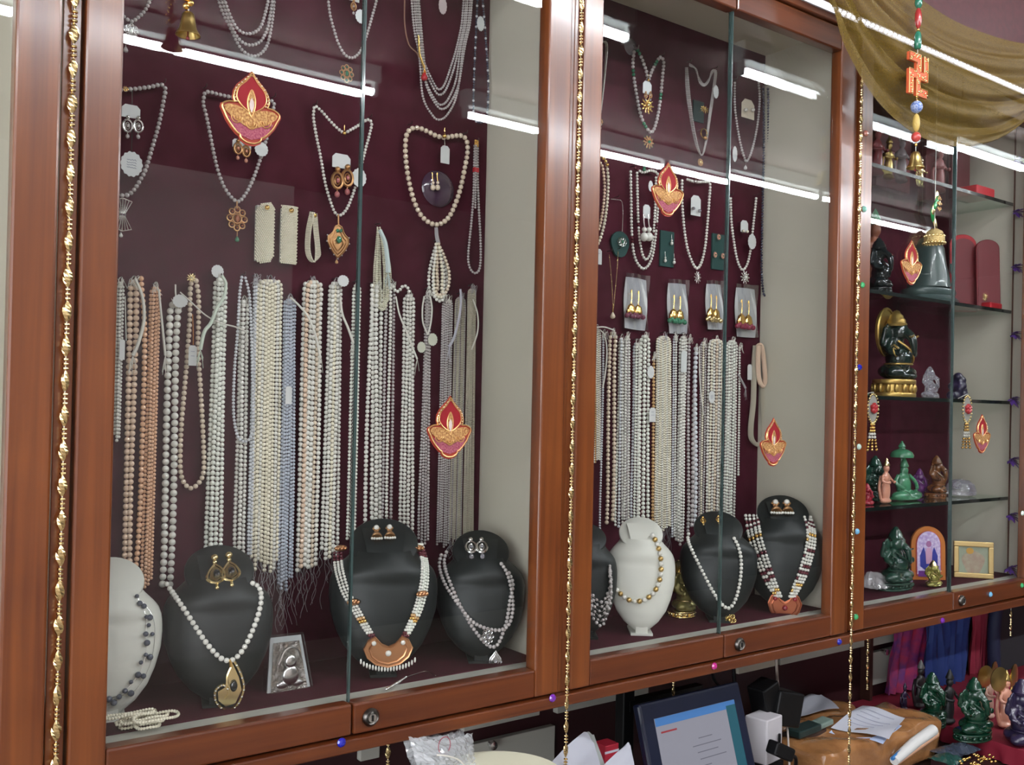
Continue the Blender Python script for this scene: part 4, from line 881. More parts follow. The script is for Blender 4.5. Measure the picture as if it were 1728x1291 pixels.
# four white packets with earrings
for (x, yy, w_, h_, lab, bead, tl, s_) in [(1071, 513, 37, 86, 'white packet with gold earrings on plum beads, leftmost of the row', mat('plum_bead', (.14, .03, .06), .3, coat=.5), .03, 52),
                                       (1142, 521, 33, 84, 'white packet with gold earrings on green beads', GRN, -.04, 52),
                                       (1204, 518, 28, 76, 'white packet with plain gold lace earrings left of the pane edge', PALEG, -.05, 50),
                                       (1257, 528, 37, 82, 'white packet with gold earrings on wine red beads, right of the pane edge', mat('wine_bead', (.22, .02, .05), .3, coat=.5), -.02, 54)]:
    p = P(x, yy, YB-.006); t = thing('earring_packet', lab, 'earrings', (p[0], p[1], P(x, yy+h_/2, YB)[2]), 'white earring packets in a row')
    w2 = SZ(p, w_)*.66; h2 = SZ(p, h_)*.5; R = roty(tl)
    G = [[np.array([u*w2, -.004*math.sin(u*2+v*2)-.002, v*h2]) @ R.T+p for u in np.linspace(-1, 1, 7)] for v in np.linspace(1, -1, 9)]
    MB().grid(G, .0008).build('white_card', CARD, t)
    G = [[np.array([u*w2*1.06, -.007-.003*math.sin(u*5+v*3), .08*h2+v*h2*1.08]) @ R.T+p for u in np.linspace(-1, 1, 9)] for v in np.linspace(1, -1, 13)]
    MB().grid(G, .0003).build('plastic_sleeve', CLEARP, t)
    for k, ex in enumerate((x-w_*.14, x+w_*.18)): dangle(P(ex, yy-h_*.28+k*2, YB-.017), SZ(p, s_), GOLD, bead, t, 'earring', 5)
    MB().tube([(p[0], YB-.0005, p[2]+h2*1.02), (p[0], YB-.016, p[2]+h2*1.02)], .0007, 5).build('hook_pin', STEEL, t)
# suction hooks on the panes
for (x, yy, lab) in [(1066, 78, 'clear suction hook at the top of the middle cabinet'), (1304, 152, 'clear suction hook by the upper right corner of the middle board')]:
    p = P(x, yy, YB-.004); t = thing('suction_hook', lab, 'hook', p)
    MB().lathe([(0, 0), (.017, 0), (.016, .002), (.008, .006), (.004, .010), (0, .010)], (p[0], YB-.0003, p[2]), rotx(math.pi/2), 20).build('suction_cup', mat('cloudy_plastic', (.32, .30, .34), .2, coat=.8, alpha=.5), t)
    MB().tube(smoothpath([(p[0], YB-.010, p[2]), (p[0], YB-.016, p[2]-.008), (p[0], YB-.022, p[2]-.010), (p[0], YB-.024, p[2]-.003)], 4), .0012, 6).build('hook', STEEL, t)

# ================================================================== NECKLACE BUSTS
class Bust:
    TT = [.02, .05, .11, .2, .3, .42, .52, .58, .64, .69, .73, .78, .82]
    HW = [.04, .13, .25, .36, .43, .485, .5, .5, .49, .46, .405, .325, .275]
    def __init__(s, label, xl, xr, yt, yb, y, m, base='black', flap=True, cat='bust', wk=1.):
        zt = None
        s.y0 = y; xm = (xl+xr)/2; a = P(xl, (yt+yb)/2, y); b = P(xr, (yt+yb)/2, y)
        s.X = P(xm, (yt+yb)/2, y)[0]; s.W = SZ(P(xm, (yt+yb)/2, y), xr-xl)*.97*wk; s.az = .85*math.atan2(s.X, y); s.Rz = rotz(-s.az); s.c = np.array([s.X, y, 0.]); s.z0 = 1.0862; zt = P(xm, yt, y)[2]; s.H = zt-s.z0
        s.t = thing('necklace_bust', label, cat, (s.X, y, s.z0), 'necklace display busts')
        n = 28; zs = np.linspace(.02, .82, 36)
        hw = np.interp(zs, s.TT, s.HW)*s.W
        def ring(t, h):
            th = np.linspace(0, 2*math.pi, n, endpoint=False); d = s.dep(t, h)
            yc = s.yc(t); x = np.cos(th)*h; yy = np.where(np.sin(th) < 0, np.sin(th)*d, np.sin(th)*min(d*.25+.002, .03) if t < .7 else np.sin(th)*d)
            return np.stack([s.X+x, yc+yy, np.full(n, s.z0+t*s.H)], 1)
        rings = [ring(t, h) for t, h in zip(zs, hw)]
        # the slanted collar that ends the neck
        R = rotx(math.radians(40)); s.cr = .275*s.W+.003; s.cz = s.z0+.868*s.H; s.cy = s.yc(.8)-.004
        def disc(r, dz):
            th = np.linspace(0, 2*math.pi, n, endpoint=False)
            v = np.stack([np.cos(th)*r, np.sin(th)*r, np.full(n, dz)], 1) @ R.T
            return v+np.array([s.X, s.cy, s.cz])
        rings += [disc(s.cr*.93, -.012), disc(s.cr, -.008)]
        b = MB(); k = len(rings); b.add(np.concatenate(rings), [(i*n+j, i*n+(j+1) % n, (i+1)*n+(j+1) % n, (i+1)*n+j) for i in range(k-1) for j in range(n)]+[tuple(range(n))[::-1], tuple((k-1)*n+j for j in range(n))])
        b.turn(s.Rz, s.c).build('body', m, s.t)
        s.R = R; s.tN = s.Rz @ R @ np.array([0, 0, 1.]); s.capc = s.L2W(np.array([s.X, s.cy, s.cz]))
        c = MB(); c.lathe([(0, -.008), (s.cr*1.0, -.008), (s.cr*1.08, -.006), (s.cr*1.08, -.002), (s.cr*1.04, 0), (0, .0005)], (s.X, s.cy, s.cz), R, 36); c.turn(s.Rz, s.c).build('collar', m, s.t)
        if flap:
            q = s.cr*.62; f = MB()
            G = [[np.array([u*q*(1+.12*v), v*q*.95-.002, .0035+.0035*(1-v*v)]) @ R.T+np.array([s.X, s.cy, s.cz]) for u in np.linspace(-1, 1, 6)] for v in np.linspace(-1, 1, 8)]
            f.grid(G, .001); f.turn(s.Rz, s.c).build('earring_flap', m, s.t)
        st = MB(); st.prism([(-.018, 0), (.018, 0), (.012, s.H*.55), (-.012, s.H*.55)], 0, .004, (s.X, y+.03, s.z0), rotx(math.radians(-8))); st.box((s.X-.02, s.yc(.06)-.014, s.z0), (s.X+.02, y+.04, s.z0+.004)); st.box((s.X-.011, s.yc(.06)-.010, s.z0), (s.X+.011, s.yc(.06)-.002, s.z0+.07*s.H)); st.turn(s.Rz, s.c).build('stand', m, s.t, smooth=False)
    def L2W(s, p): return (np.asarray(p)-s.c) @ s.Rz.T+s.c
    def W2L(s, p): return (np.asarray(p)-s.c) @ s.Rz+s.c
    def dep(s, t, h): return h*lerp(.50, .85, max(0, min(1, (t-.62)/.18))) if t < .8 else h*.85
    def yc(s, t): return s.y0+.045*(t-.35)+(.02*(t-.6) if t > .6 else 0)
    def surf(s, X, z):
        t = (z-s.z0)/s.H; h = float(np.interp(t, s.TT, s.HW))*s.W
        u = min(1, abs(X-s.X)/max(h, 1e-4)); return s.yc(t)-s.dep(t, h)*math.sqrt(max(0, 1-u*u))
    def on(s, px, py, off=0.):
        E = s.W2L(EYE); d = ray(px, py) @ s.Rz; y = s.y0
        for _ in range(10):
            q = E+d*((y-E[1])/d[1]); y = .5*y+.5*(s.surf(q[0], q[2])-off)
        return s.L2W(E+d*((y-E[1])/d[1]))
    def cap(s, px, py, off=.004):     # a point on the slanted collar
        d = ray(px, py); c = s.capc+s.tN*off
        k = ((c-EYE) @ s.tN)/(d @ s.tN); return EYE+d*k
    def strand(s, pix, rpx, m, parent, alt=None, off=0., closed=False, sub=2, k=6):
        q = smoothpath([(a, b, 0) for a, b in pix], k, closed)
        r = SZ(s.on(*pix[len(pix)//2]), rpx)
        pts = np.array([s.on(a, b, r*.9+off) for a, b, _ in q]); pts = np.stack([np.convolve(np.pad(pts[:, i], 2, mode='edge'), np.ones(5)/5, 'valid') for i in range(3)], 1)
        return strand(pts, r, m, parent, alt=alt, sub=sub if r > .0022 else 1)
def ear_pair(bs, spots, s, kind, metal, bead, label):
    p = bs.cap(*spots[0]); t = thing('earring_pair', label, 'earrings', p, None)
    for q in spots: dangle(bs.cap(*q, .0125), SZ(p, s)/.92, metal, bead, t, 'earring', kind, bs.Rz @ rotx(math.radians(-50)))
    c = bs.cap(*spots[0], .0035); MB().tube([c, bs.cap(*spots[0], .0125)], .0006, 5).build('pin', STEEL, t)

# left cabinet
bA = Bust('white bust cut by the left door stile with a dark pearl necklace', 98, 272, 950, 1238, 1.315, WHV, flap=False)
bA2 = None
t = thing('pearl_necklace', 'illusion necklace of dark grey floating pearls on the white bust', 'necklace', bA.on(240, 1100))
pp = [(231, 1006), (236, 1018), (243, 1023), (247, 1041), (253, 1042), (251, 1055), (246, 1070), (257, 1070), (248, 1085), (246, 1105), (253, 1109), (238, 1118), (233, 1139), (242, 1141), (221, 1151), (211, 1166), (221, 1170), (201, 1176), (192, 1186), (184, 1180), (176, 1186), (166, 1190)]
pts = [bA.on(a, b, .004) for a, b in pp]; rs = [SZ(pts[0], random.choice((3.6, 4.6, 5.4))) for _ in pts]
MB().balls(pts, rs, 2).build('floating_pearls', mat('dark_grey_pearl', (.07, .08, .11), .18, coat=1), t); MB().tube(smoothpath([bA.on(a, b, .002) for a, b in pp[::3]], 5), .0004, 4).build('silver_wire', SILV, t); MB().tube(smoothpath([bA.on(a+4, b-3, .002) for a, b in pp[1::3]], 5), .0004, 4).build('silver_wire', SILV, t)
bB = Bust('black bust with a single strand pearl necklace and paisley pendant', 276, 462, 932, 1208, 1.30, BKV)
t = thing('pearl_necklace', 'white pearl necklace with a gold paisley pendant on the black bust nearest the camera', 'necklace', bB.on(390, 1110))
bB.strand([(280, 984), (292, 1001), (312, 1030), (334, 1064), (352, 1090), (370, 1109), (385, 1115), (400, 1109), (415, 1088), (430, 1055), (439, 1025), (441, 1005), (436, 990), (425, 984)], 4.7, PW, t)
q = bB.on(388, 1155, .006); filigree(q, .019, .034, PALEG, mat('onyx', (.008, .008, .01), .1, coat=1), t, 'paisley', R=bB.Rz); drop(bB.on(388, 1200, .008), .0032, PALEG, t, GOLD); MB().tube([bB.on(389, 1113, .004), bB.on(390, 1126, .006)], .0022, 6).build('bail', GOLD, t)
ear_pair(bB, [(362, 938), (386, 934)], 66, 4, PALEG, MATS['onyx'], 'gold paisley earrings on the collar of the black bust nearest the camera')
bC = Bust('black bust with a three row necklace and crescent breast piece', 553, 742, 886, 1172, 1.305, BKV)
t = thing('pearl_necklace', 'three row pearl necklace with gold bars and a crescent gold pendant', 'necklace', bC.on(652, 1100))
SP = [(30, 2, MRN), (30, 3, MRN), (30, 4, MRN), (30, 26, PBR), (30, 27, GOLD)]
for k, o in enumerate((-9, -3, 3, 9)):
    if k < 3: bC.strand([(574+o*.9, 920), (573+o, 945), (577+o, 970), (585+o, 996), (594+o*1.0, 1013), (607+o*.9, 1036), (622+o*.8, 1062), (636+o*.45, 1083)], 2.7, PW, t, SP)
    bC.strand([(708+o*.4, 916), (716+o*.5, 945), (717+o*.6, 975), (712+o*.7, 1005), (704+o*.7, 1032), (692+o*.6, 1058), (680+o*.5, 1080)], 2.6, PG if k else PW, t, SP)
for q in ((575, 925), (712, 1002), (596, 1016), (705, 925)):
    c = bC.on(*q, .006); MB().ell(c, (.011, .004, .005), 1).balls([c+np.array([dx, -.004, 0]) for dx in (-.006, 0, .006)], .0032, 1).build('gold_bar', mat('rose_gold', (.62, .32, .16), .3, 1.0), t)
q = bC.on(655, 1100, .006); filigree(q, .037, .023, mat('rose_gold'), PW, t, 'plate', R=bC.Rz)
b = MB(); zz = np.linspace(-1, 1, 19)
for u in zz:
    c = q+np.array([u*.037, -.002, -.020*math.sqrt(max(0, 1-u*u*.85))+.001]); b.ell(c+np.array([u*.003, 0, -.006]), (.0017, .0017, .0042), 1)
b.turn(bC.Rz, q).build('pearl_fringe', PW, t)
ear_pair(bC, [(635, 889), (657, 888)], 33, 0, ANTG, PW, 'small gold bell earrings with pearl fringe on the middle black bust collar')
bD = Bust('black bust beside the cream side panel with a two row necklace', 733, 890, 905, 1135, 1.29, BKV)
t = thing('pearl_necklace', 'two row grey pearl necklace crossing over silver openwork drops', 'necklace', bD.on(820, 1060))
bD.strand([(745, 935), (741, 955), (750, 985), (770, 1015), (790, 1042), (806, 1055), (830, 1063), (850, 1062), (862, 1048), (866, 1020), (862, 990), (855, 965), (845, 950)], 3.3, PM, t, None, .003)
bD.strand([(754, 930), (749, 950), (760, 985), (778, 1025), (795, 1055), (812, 1078), (828, 1092), (840, 1088), (848, 1070), (856, 1045), (861, 1010), (866, 985), (858, 965)], 3.4, PM, t)
filigree(bD.on(823, 1074, .010), .010, .014, SILV, CRYS, t, 'flower', R=bD.Rz); filigree(bD.on(836, 1113, .012), .012, .015, SILV, CRYS, t, 'leaf', R=bD.Rz)
ear_pair(bD, [(794, 908), (812, 908)], 40, 1, SILV, CRYS, 'silver oval earrings on the collar of the black bust by the side panel')
# middle cabinet
bE = Bust('black bust mostly hidden behind the middle door stile', 935, 1044, 885, 1105, 1.32, BKV, flap=False)
t = thing('pearl_necklace', 'layered silver pearl bib on the bust behind the door stile', 'necklace', bE.on(1010, 1030))
bb = MB(); wr = MB()
for k in range(6):
    d = k*7.; c0 = smoothpath([(a, b, 0) for a, b in [(985-d*.2, 970+d), (992, 990+d), (1003, 1008+d*1.1), (1015, 1016+d*1.15), (1024, 1005+d), (1031, 980+d*.8), (1029, 955+d*.5)]], 4)
    pts = np.array([bE.on(a, b, .004+.0015*k) for a, b, _ in c0]); wr.tube(pts, .0004, 4); c = resample(pts, random.uniform(.009, .012)); bb.balls(c, rng.uniform(.0022, .0036, len(c)), 1)
bb.build('scattered_pearls', PM, t); wr.build('silver_wire', SILV, t)
bF = Bust('white bust with a gold and white pearl collar necklace', 1022, 1142, 876, 1092, 1.288, WHV)
t = thing('pearl_necklace', 'large white pearls alternating with gold beads on the white bust', 'necklace', bF.on(1080, 1010))
bF.strand([(1100, 902), (1108, 915), (1114, 935), (1116, 958), (1113, 980), (1105, 998), (1092, 1010), (1078, 1015), (1062, 1013), (1048, 1003), (1040, 995)], 4.2, PW, t, [(2, 1, mat('gold_filigree_bead', (.62, .42, .16), .35, .9))])
bG = Bust('slim black bust with a fine pearl necklace split by the pane edge', 1146, 1280, 870, 1072, 1.283, BKV)
t = thing('pearl_necklace', 'fine white pearl necklace with a gold openwork pendant', 'necklace', bG.on(1230, 1020))
bG.strand([(1162, 900), (1161, 912), (1172, 938), (1188, 970), (1204, 1000), (1218, 1020), (1231, 1027), (1242, 1010), (1249, 980), (1251, 950), (1247, 925), (1238, 907)], 3.2, PW, t)
filigree(bG.on(1231, 1047, .006), .013, .016, BRASS, GOLD, t, 'flower', R=bG.Rz)
ear_pair(bG, [(1186, 872), (1212, 870)], 18, 1, GOLD, PALEG, 'small gold earrings on the collar of the slim black bust')
bH = Bust('tall black bust in the right corner with a four row choker', 1252, 1392, 842, 1052, 1.276, BKV)
t = thing('pearl_necklace', 'four row white bead necklace with a round red and gold pendant', 'necklace', bH.on(1325, 1020))
SP = [(16, 2, MRN), (16, 4, MRN), (16, 8, GOLD), (16, 13, MRN)]
for k, o in enumerate((-10, -3.5, 3.5, 10)):
    bH.strand([(1268+o, 868), (1271+o, 890), (1276+o, 915), (1284+o, 940), (1293+o*.9, 965), (1303+o*.75, 988), (1314+o*.45, 1008)], 2.9, PW, t, SP)
    bH.strand([(1362+o*.5, 870), (1369+o*.6, 895), (1368+o*.7, 920), (1362+o*.7, 945), (1354+o*.7, 970), (1344+o*.6, 992), (1336+o*.4, 1008)], 2.7, PW, t, SP)
filigree(bH.on(1324, 1024, .008), .034, .028, mat('copper_red_gold', (.45, .14, .07), .35, .8), mat('ruby', (.25, .01, .02), .15, coat=1), t, 'plate', R=bH.Rz)
b = MB(); q = bH.on(1324, 1030, .010); b.balls([q+np.array([u*.032, 0, -.024+abs(u)*.010]) for u in np.linspace(-1, 1, 9)], .0028, 1); b.turn(bH.Rz, q).build('pearl_fringe', PW, t)
ear_pair(bH, [(1308, 846), (1327, 846)], 34, 0, ANTG, PW, 'striped bead earrings on the collar of the tall black bust')
p = PZ(1146, 1078, 1.0865); p[1] = 1.36; p = np.array([P(1150, 1050, 1.345)[0], 1.345, 1.0865]); BUSTG = p
# things on the cabinet floors
t = thing('pearl_necklace', 'coiled seed pearl necklaces lying on the floor of the left cabinet', 'necklace', PZ(235, 1230, 1.088))
b = MB(); c0 = PZ(238, 1232, 1.0885)
for k in range(9):
    th = np.linspace(0, 2*math.pi, 40); rx, ry = random.uniform(.012, .034), random.uniform(.006, .018)
    cx = c0+np.array([random.uniform(-.015, .02), random.uniform(0, .02), .0025+k*.0018])
    b.balls(resample(np.stack([cx[0]+rx*np.cos(th), cx[1]+ry*np.sin(th), cx[2]+.001*np.sin(3*th)], 1), .0036), .0021, 1)
b.build('coiled_strands', PC, t)
def quad_frame(tl, tr, br, bl, y, ym):   # helper: world corners from pixels on two planes (leaning back)
    return P(*tl, ym), P(*tr, ym), P(*br, y), P(*bl, y)
def slab(c, m, name, parent, th=.004, off=0., inset=0.):
    c = [np.asarray(q) for q in c]; N = np.cross(c[1]-c[0], c[3]-c[0]); N /= np.linalg.norm(N)
    if N[1] > 0: N = -N
    ctr = sum(c)/4; c = [ctr+(q-ctr)*(1-inset)+N*off for q in c]; b = MB(); v = c+[q-N*th for q in c]
    b.add(v, [(0, 1, 2, 3), (7, 6, 5, 4), (0, 4, 5, 1), (1, 5, 6, 2), (2, 6, 7, 3), (3, 7, 4, 0)])
    return b.build(name, m, parent, smooth=False)
cs = quad_frame((457, 1072), (512, 1066), (530, 1184), (452, 1200), 1.29, 1.32); cs = list(cs); cs[2][2] = cs[3][2] = 1.0875
cs[3] = P(450, 1199, 1.285); cs[2] = P(533, 1184, 1.285)
t = thing('acrylic_frame', 'clear block frame with a silver relief picture standing between the first two busts', 'picture frame', (cs[3]+cs[2])/2)
slab(cs, CLEARP, 'acrylic_block', t, .02); slab(cs, mat('milky_plastic'), 'border', t, .003, -.006, .06)
slab(cs, mat('silver_relief', (.62, .60, .56), .22, .85, noise=((90, 90, 90), (.30, .24, .18), 5), bump=(120, 1., .01)), 'silver_relief', t, .002, -.004, .22)
ct = sum(cs)/4; b = MB(); b.ell(ct+np.array([0, -.004, .012]), (.009, .004, .010), 2); b.ell(ct+np.array([0, -.004, -.008]), (.013, .005, .015), 2); b.ell(ct+np.array([-.012, -.003, -.02]), (.010, .004, .006), 1); b.ell(ct+np.array([.011, -.003, -.02]), (.010, .004, .006), 1); b.tube(smoothpath([ct+np.array([-.018, -.003, .01]), ct+np.array([-.008, -.004, .03]), ct+np.array([.008, -.004, .03]), ct+np.array([.018, -.003, .01])], 4), .0015, 5)
b.build('relief_figure', SILV, t)
t = thing('silver_bracelet', 'thin silver chain bracelet on the floor in front of the middle black bust', 'bracelet', PZ(680, 1150, 1.087))
a0 = [PZ(a, b, 1.0885) for a, b in [(652, 1163), (668, 1154), (685, 1143)]]; b = MB(); b.balls(resample(smoothpath(a0, 8), .0035), .0022, 1); b.build('stone_links', SILV, t)
MB().tube(smoothpath([PZ(a, b, 1.0885) for a, b in [(685, 1143), (700, 1138), (720, 1133), (735, 1140)]], 5), .0008, 5).build('chain', SILV, t)

# ================================================================== DEITY FIGURES
def fuse(b, name, m, parent, vox):
    o = b.build(name, m, parent); md = o.modifiers.new('fuse', 'REMESH'); md.mode = 'VOXEL'; md.voxel_size = vox; md.use_smooth_shade = True
    s = o.modifiers.new('soft', 'SMOOTH'); s.factor = .5; s.iterations = 3; return o
def ganesha(label, base, h, m, acc=GOLD, rz=0., plinth=True, halo=False, cat='statue', acc2=None, name='deity_statue', wide=1., bhh=.12):
    t = thing(name, label, cat, base, None); Rz = rotz(rz); S = h
    if plinth: bh = bhh
    else: bh = 0
    k = S*(1-bh)
    def T(p): return (np.array(p)*np.array([wide, 1, 1])*k) @ Rz.T+np.array(base)+np.array([0, 0, bh*S])
    def E(b, c, r, sub=2): b.ell(T(c), np.array(r)*np.array([lerp(1, wide, .7), 1, 1])*k, sub, Rz)
    def Tb(b, pts, r): b.tube(smoothpath([T(p) for p in pts], 4), np.interp(np.linspace(0, 1, (len(pts)-1)*4+1), np.linspace(0, 1, len(r)), np.array(r)*k), 10)
    b = MB()
    E(b, (.19, -.10, .10), (.20, .13, .10)); E(b, (-.19, -.10, .10), (.20, .13, .10)); E(b, (0, .02, .12), (.26, .2, .12))
    E(b, (.08, -.22, .055), (.12, .07, .05)); E(b, (-.1, -.20, .055), (.12, .07, .05))
    E(b, (0, -.06, .30), (.20, .18, .19)); E(b, (0, .0, .48), (.18, .13, .13)); E(b, (0, -.05, .68), (.125, .13, .135)); E(b, (0, -.10, .73), (.09, .08, .08))
    for s in (1, -1):
        E(b, (s*.19, .02, .67), (.10, .03, .13)); Tb(b, [(s*.15, 0, .54), (s*.27, -.02, .42), (s*.25, -.16, .36)], [.065, .055, .045]); E(b, (s*.25, -.19, .38), (.05, .04, .06))
        Tb(b, [(s*.15, .04, .52), (s*.29, .05, .50), (s*.31, .02, .66)], [.055, .045, .035]); E(b, (s*.31, .01, .70), (.04, .035, .05))
    Tb(b, [(0, -.14, .68), (0, -.24, .60), (.01, -.27, .48), (.05, -.26, .38), (.11, -.24, .36), (.13, -.23, .41)], [.075, .065, .052, .042, .036, .028])
    fuse(b, 'body', m, t, k*.018)
    c = MB()
    def L(b, prof, c0): b.lathe([(r*k, z*k) for r, z in prof], T(c0), Rz, 14)
    L(c, [(.0, 0), (.14, 0), (.15, .03), (.13, .05), (.125, .09), (.10, .12), (.095, .15), (.06, .18), (.04, .22), (0, .235)], (0, -.02, .76)); c.build('crown', acc2 or acc, t)
    o = MB()
    o.tube([T((.15*math.cos(a)*1.1, -.05+.13*math.sin(a), .50-.12*max(0, -math.sin(a)))) for a in np.linspace(0, 6.283, 24)], k*.014, 6)
    o.tube([T((.21*math.cos(a), -.06+.185*math.sin(a), .22)) for a in np.linspace(0, 6.283, 24)], k*.013, 6)
    for s in (1, -1):
        o.tube(smoothpath([T((s*.03, -.19, .62)), T((s*.07, -.27, .60)), T((s*.08, -.31, .62))], 3), k*.014, 6)
        o.tube([T((s*.25+.055*math.cos(a), -.12+.02*math.sin(a), .38+.055*math.sin(a))) for a in np.linspace(0, 6.283, 12)], k*.012, 5)
    o.tube(smoothpath([T((-.12, -.1, .55)), T((-.02, -.235, .42)), T((.1, -.235, .28)), T((.19, -.12, .2))], 4), k*.016, 6)
    o.build('ornaments', acc, t)
    if halo:
        q = MB(); q.prism([(.30*k*math.cos(a), .34*k*math.sin(a)) for a in np.linspace(0, 6.283, 25)[:-1]], 0, .03*k, T((0, .12, .68)), Rz); q.tube([T((.30*math.cos(a), .12, .68+.34*math.sin(a))) for a in np.linspace(0, 6.283, 25)], k*.022, 6); q.build('halo', acc, t)
    if plinth:
        q = MB(); w2, d2 = .36*k*wide, .27*k
        for z0, z1, s in ((0, .25, 1.06), (.25, .75, .92), (.75, 1, 1.05)):
            q.lathe([(s*w2*.98, z0*bh*S), (s*w2, (z0*.8+z1*.2)*bh*S), (s*w2, (z0*.2+z1*.8)*bh*S), (s*w2*.98, z1*bh*S)], base, Rz, 24, 1, d2/w2)
        for a in np.linspace(0, 6.283, 17)[:-1]: q.ell(np.array(base)+np.array([w2*.97*math.cos(a), d2*.97*math.sin(a), bh*S*.5]) @ np.eye(3), (.045*k, .03*k, .3*bh*S), 1)
        q.build('lotus_base', acc2 or acc if acc is not GOLD else acc, t)
    return t
def figure(label, base, h, m, acc, rz=0., umbrella=False, stand=True, cat='statue', name='deity_statue', discs=False, wide=1.):
    """a slender crowned figure on a small base, or a seated one under a parasol"""
    t = thing(name, label, cat, base); k = h; Rz = rotz(rz)
    def T(p): return (np.array(p)*np.array([wide, 1, 1])*k) @ Rz.T+np.array(base)
    b = MB()
    def E(c, r): b.ell(T(c), np.array(r)*np.array([wide, 1, 1])*k, 2, Rz)
    if stand:
        E((0, 0, .28), (.11, .09, .28)); E((0, 0, .55), (.115, .08, .14)); E((0, -.01, .76), (.065, .065, .08)); E((0, .0, .66), (.04, .04, .05)); E((0, 0, .06), (.15, .11, .06))
        for s in (1, -1):
            b.tube(smoothpath([T((s*.1, 0, .62)), T((s*.19, -.03, .5)), T((s*.12, -.12, .46))], 4), k*.03, 8); E((s*.10, -.14, .47), (.035, .03, .04))
        b.tube(smoothpath([T((-.13, .03, .1)), T((-.17, .05, .35)), T((-.1, .05, .6))], 4), k*.035, 8)
    else:
        z = .8; E((.13, -.07, .10*z), (.17, .12, .09)); E((-.13, -.07, .10*z), (.17, .12, .09)); E((0, 0, .3*z), (.13, .10, .20)); E((0, -.01, .62*z), (.065, .065, .085)); E((0, 0, .5*z), (.12, .07, .06)); E((0, 0, .03), (.30, .22, .035))
        for s in (1, -1): b.tube(smoothpath([T((s*.12, 0, .42)), T((s*.22, -.04, .30)), T((s*.14, -.14, .2))], 4), k*.035, 8)
    fuse(b, 'body', m, t, k*.017)
    c = MB(); zc = .82 if stand else .56
    c.lathe([(0, 0), (.07*k, 0), (.075*k, .02*k), (.05*k, .08*k), (.03*k, .13*k), (0, .18*k)], T((0, -.01, zc)), Rz, 12); c.build('crown', acc, t)
    if umbrella:
        c = MB(); c.lathe([(.02*k, .52*k), (.02*k, .72*k), (.15*k, .71*k), (.19*k, .72*k), (.195*k, .755*k), (.17*k, .81*k), (.11*k, .85*k), (.055*k, .865*k), (.05*k, .885*k), (.065*k, .90*k), (.045*k, .94*k), (.02*k, .97*k), (.025*k, .985*k), (0, 1.0*k)], T((0, .04, 0)), Rz, 24); c.build('parasol', m, t)
    if discs:
        for s in (1, -1):
            c = MB(); c.lathe([(0, 0), (.20*k, 0), (.21*k, .02*k), (.14*k, .035*k), (0, .05*k)], T((s*.22, 0, .86)), rotx(math.pi/2) @ roty(.2*s), 20); c.build('golden_disc', BRASS, t)
            MB().tube([T((s*.12, 0, .5)), T((s*.22, .01, .8))], k*.015, 6).build('staff', acc, t)
    return t

ganesha('gold and green idol tucked between the white and the slim black bust', BUSTG, P(1146, 950, 1.345)[2]-1.0865, mat('olive_gold_lacquer', (.22, .19, .06), .3, .5, coat=.5), PALEG, .2, True, True, wide=.8)
SH = [(2.055, 1.262), (1.772, 1.262), (1.534, 1.262), (1.283, 1.262)]     # glass shelves of the right cabinet
for i, (z, y) in enumerate(SH):
    t = tag(MB().box((CH[3]+.0095, y, z-.004), (CH[4]-.0095, YB-.0005, z+.004)).build('glass_shelf', SHELF, None, smooth=False), ['topmost glass shelf of the deity cabinet under the crystal figures', 'second glass shelf from the top, carrying the domed idol and red boxes', 'third glass shelf from the top, carrying the gold and black idol', 'lowest glass shelf, carrying the green jade figure'][i], 'shelf', 'glass shelves')
    MB().box((CH[3]+.0095, y-.0015, z-.0042), (CH[4]-.0095, y-.0001, z+.0042)).build('front_edge', SEDGE, t, smooth=False)
def at(px, y, z):          # X of a pixel column on plane y at about height z
    q = 700-0; 
    py = 670
    for _ in range(6):
        p = P(px, py, y); py += (p[2]-z)/SZ(p, 1)
    return np.array([P(px, py, y)[0], y, z])
def hgt(base, px, ytop):   # height so that the top shows at pixel row ytop
    return P(px, ytop, base[1])[2]-base[2]
ZS = [z+.0042 for z, _ in SH]+[1.0862]
# big idol, third shelf
p = at(1508, 1.335, ZS[2]); ganesha('large black and gold elephant headed idol on the third shelf', p, hgt(p, 1490, 520), mat('black_green_lacquer', (.008, .02, .016), .18, coat=.8), mat('worn_gold_paint', (.50, .33, .10), .35, .8), .12, True, True, wide=.92, bhh=.2)
p = at(1567, 1.33, ZS[2]); ganesha('clear quartz figurine right of the large gold and black idol', p, hgt(p, 1567, 618), CRYS, CRYS, .1, False, wide=.95)
p = at(1617, 1.33, ZS[2]); t = thing('stone_cluster', 'dark purple stone cluster right of the quartz figurine', 'stone', p)
b = MB(); k = hgt(p, 1617, 627)
for i in range(26):
    a = random.uniform(0, 6.28); rr = random.uniform(0, .42); z = random.uniform(.12, .85); b.ell(p+k*np.array([rr*math.cos(a)*(1.1-z), rr*math.sin(a)*(1.1-z)*.7, z]), np.array([.16, .16, .16])*k, 1)
fuse(b, 'stones', LAPIS, t, k*.04)
p = at(1457, 1.32, ZS[2]); figure('small teal green figure corner behind the door stile on the third shelf', p, .045, mat('teal_stone', (.01, .12, .09), .3, coat=.5), MATS['teal_stone'], 0, False, False)
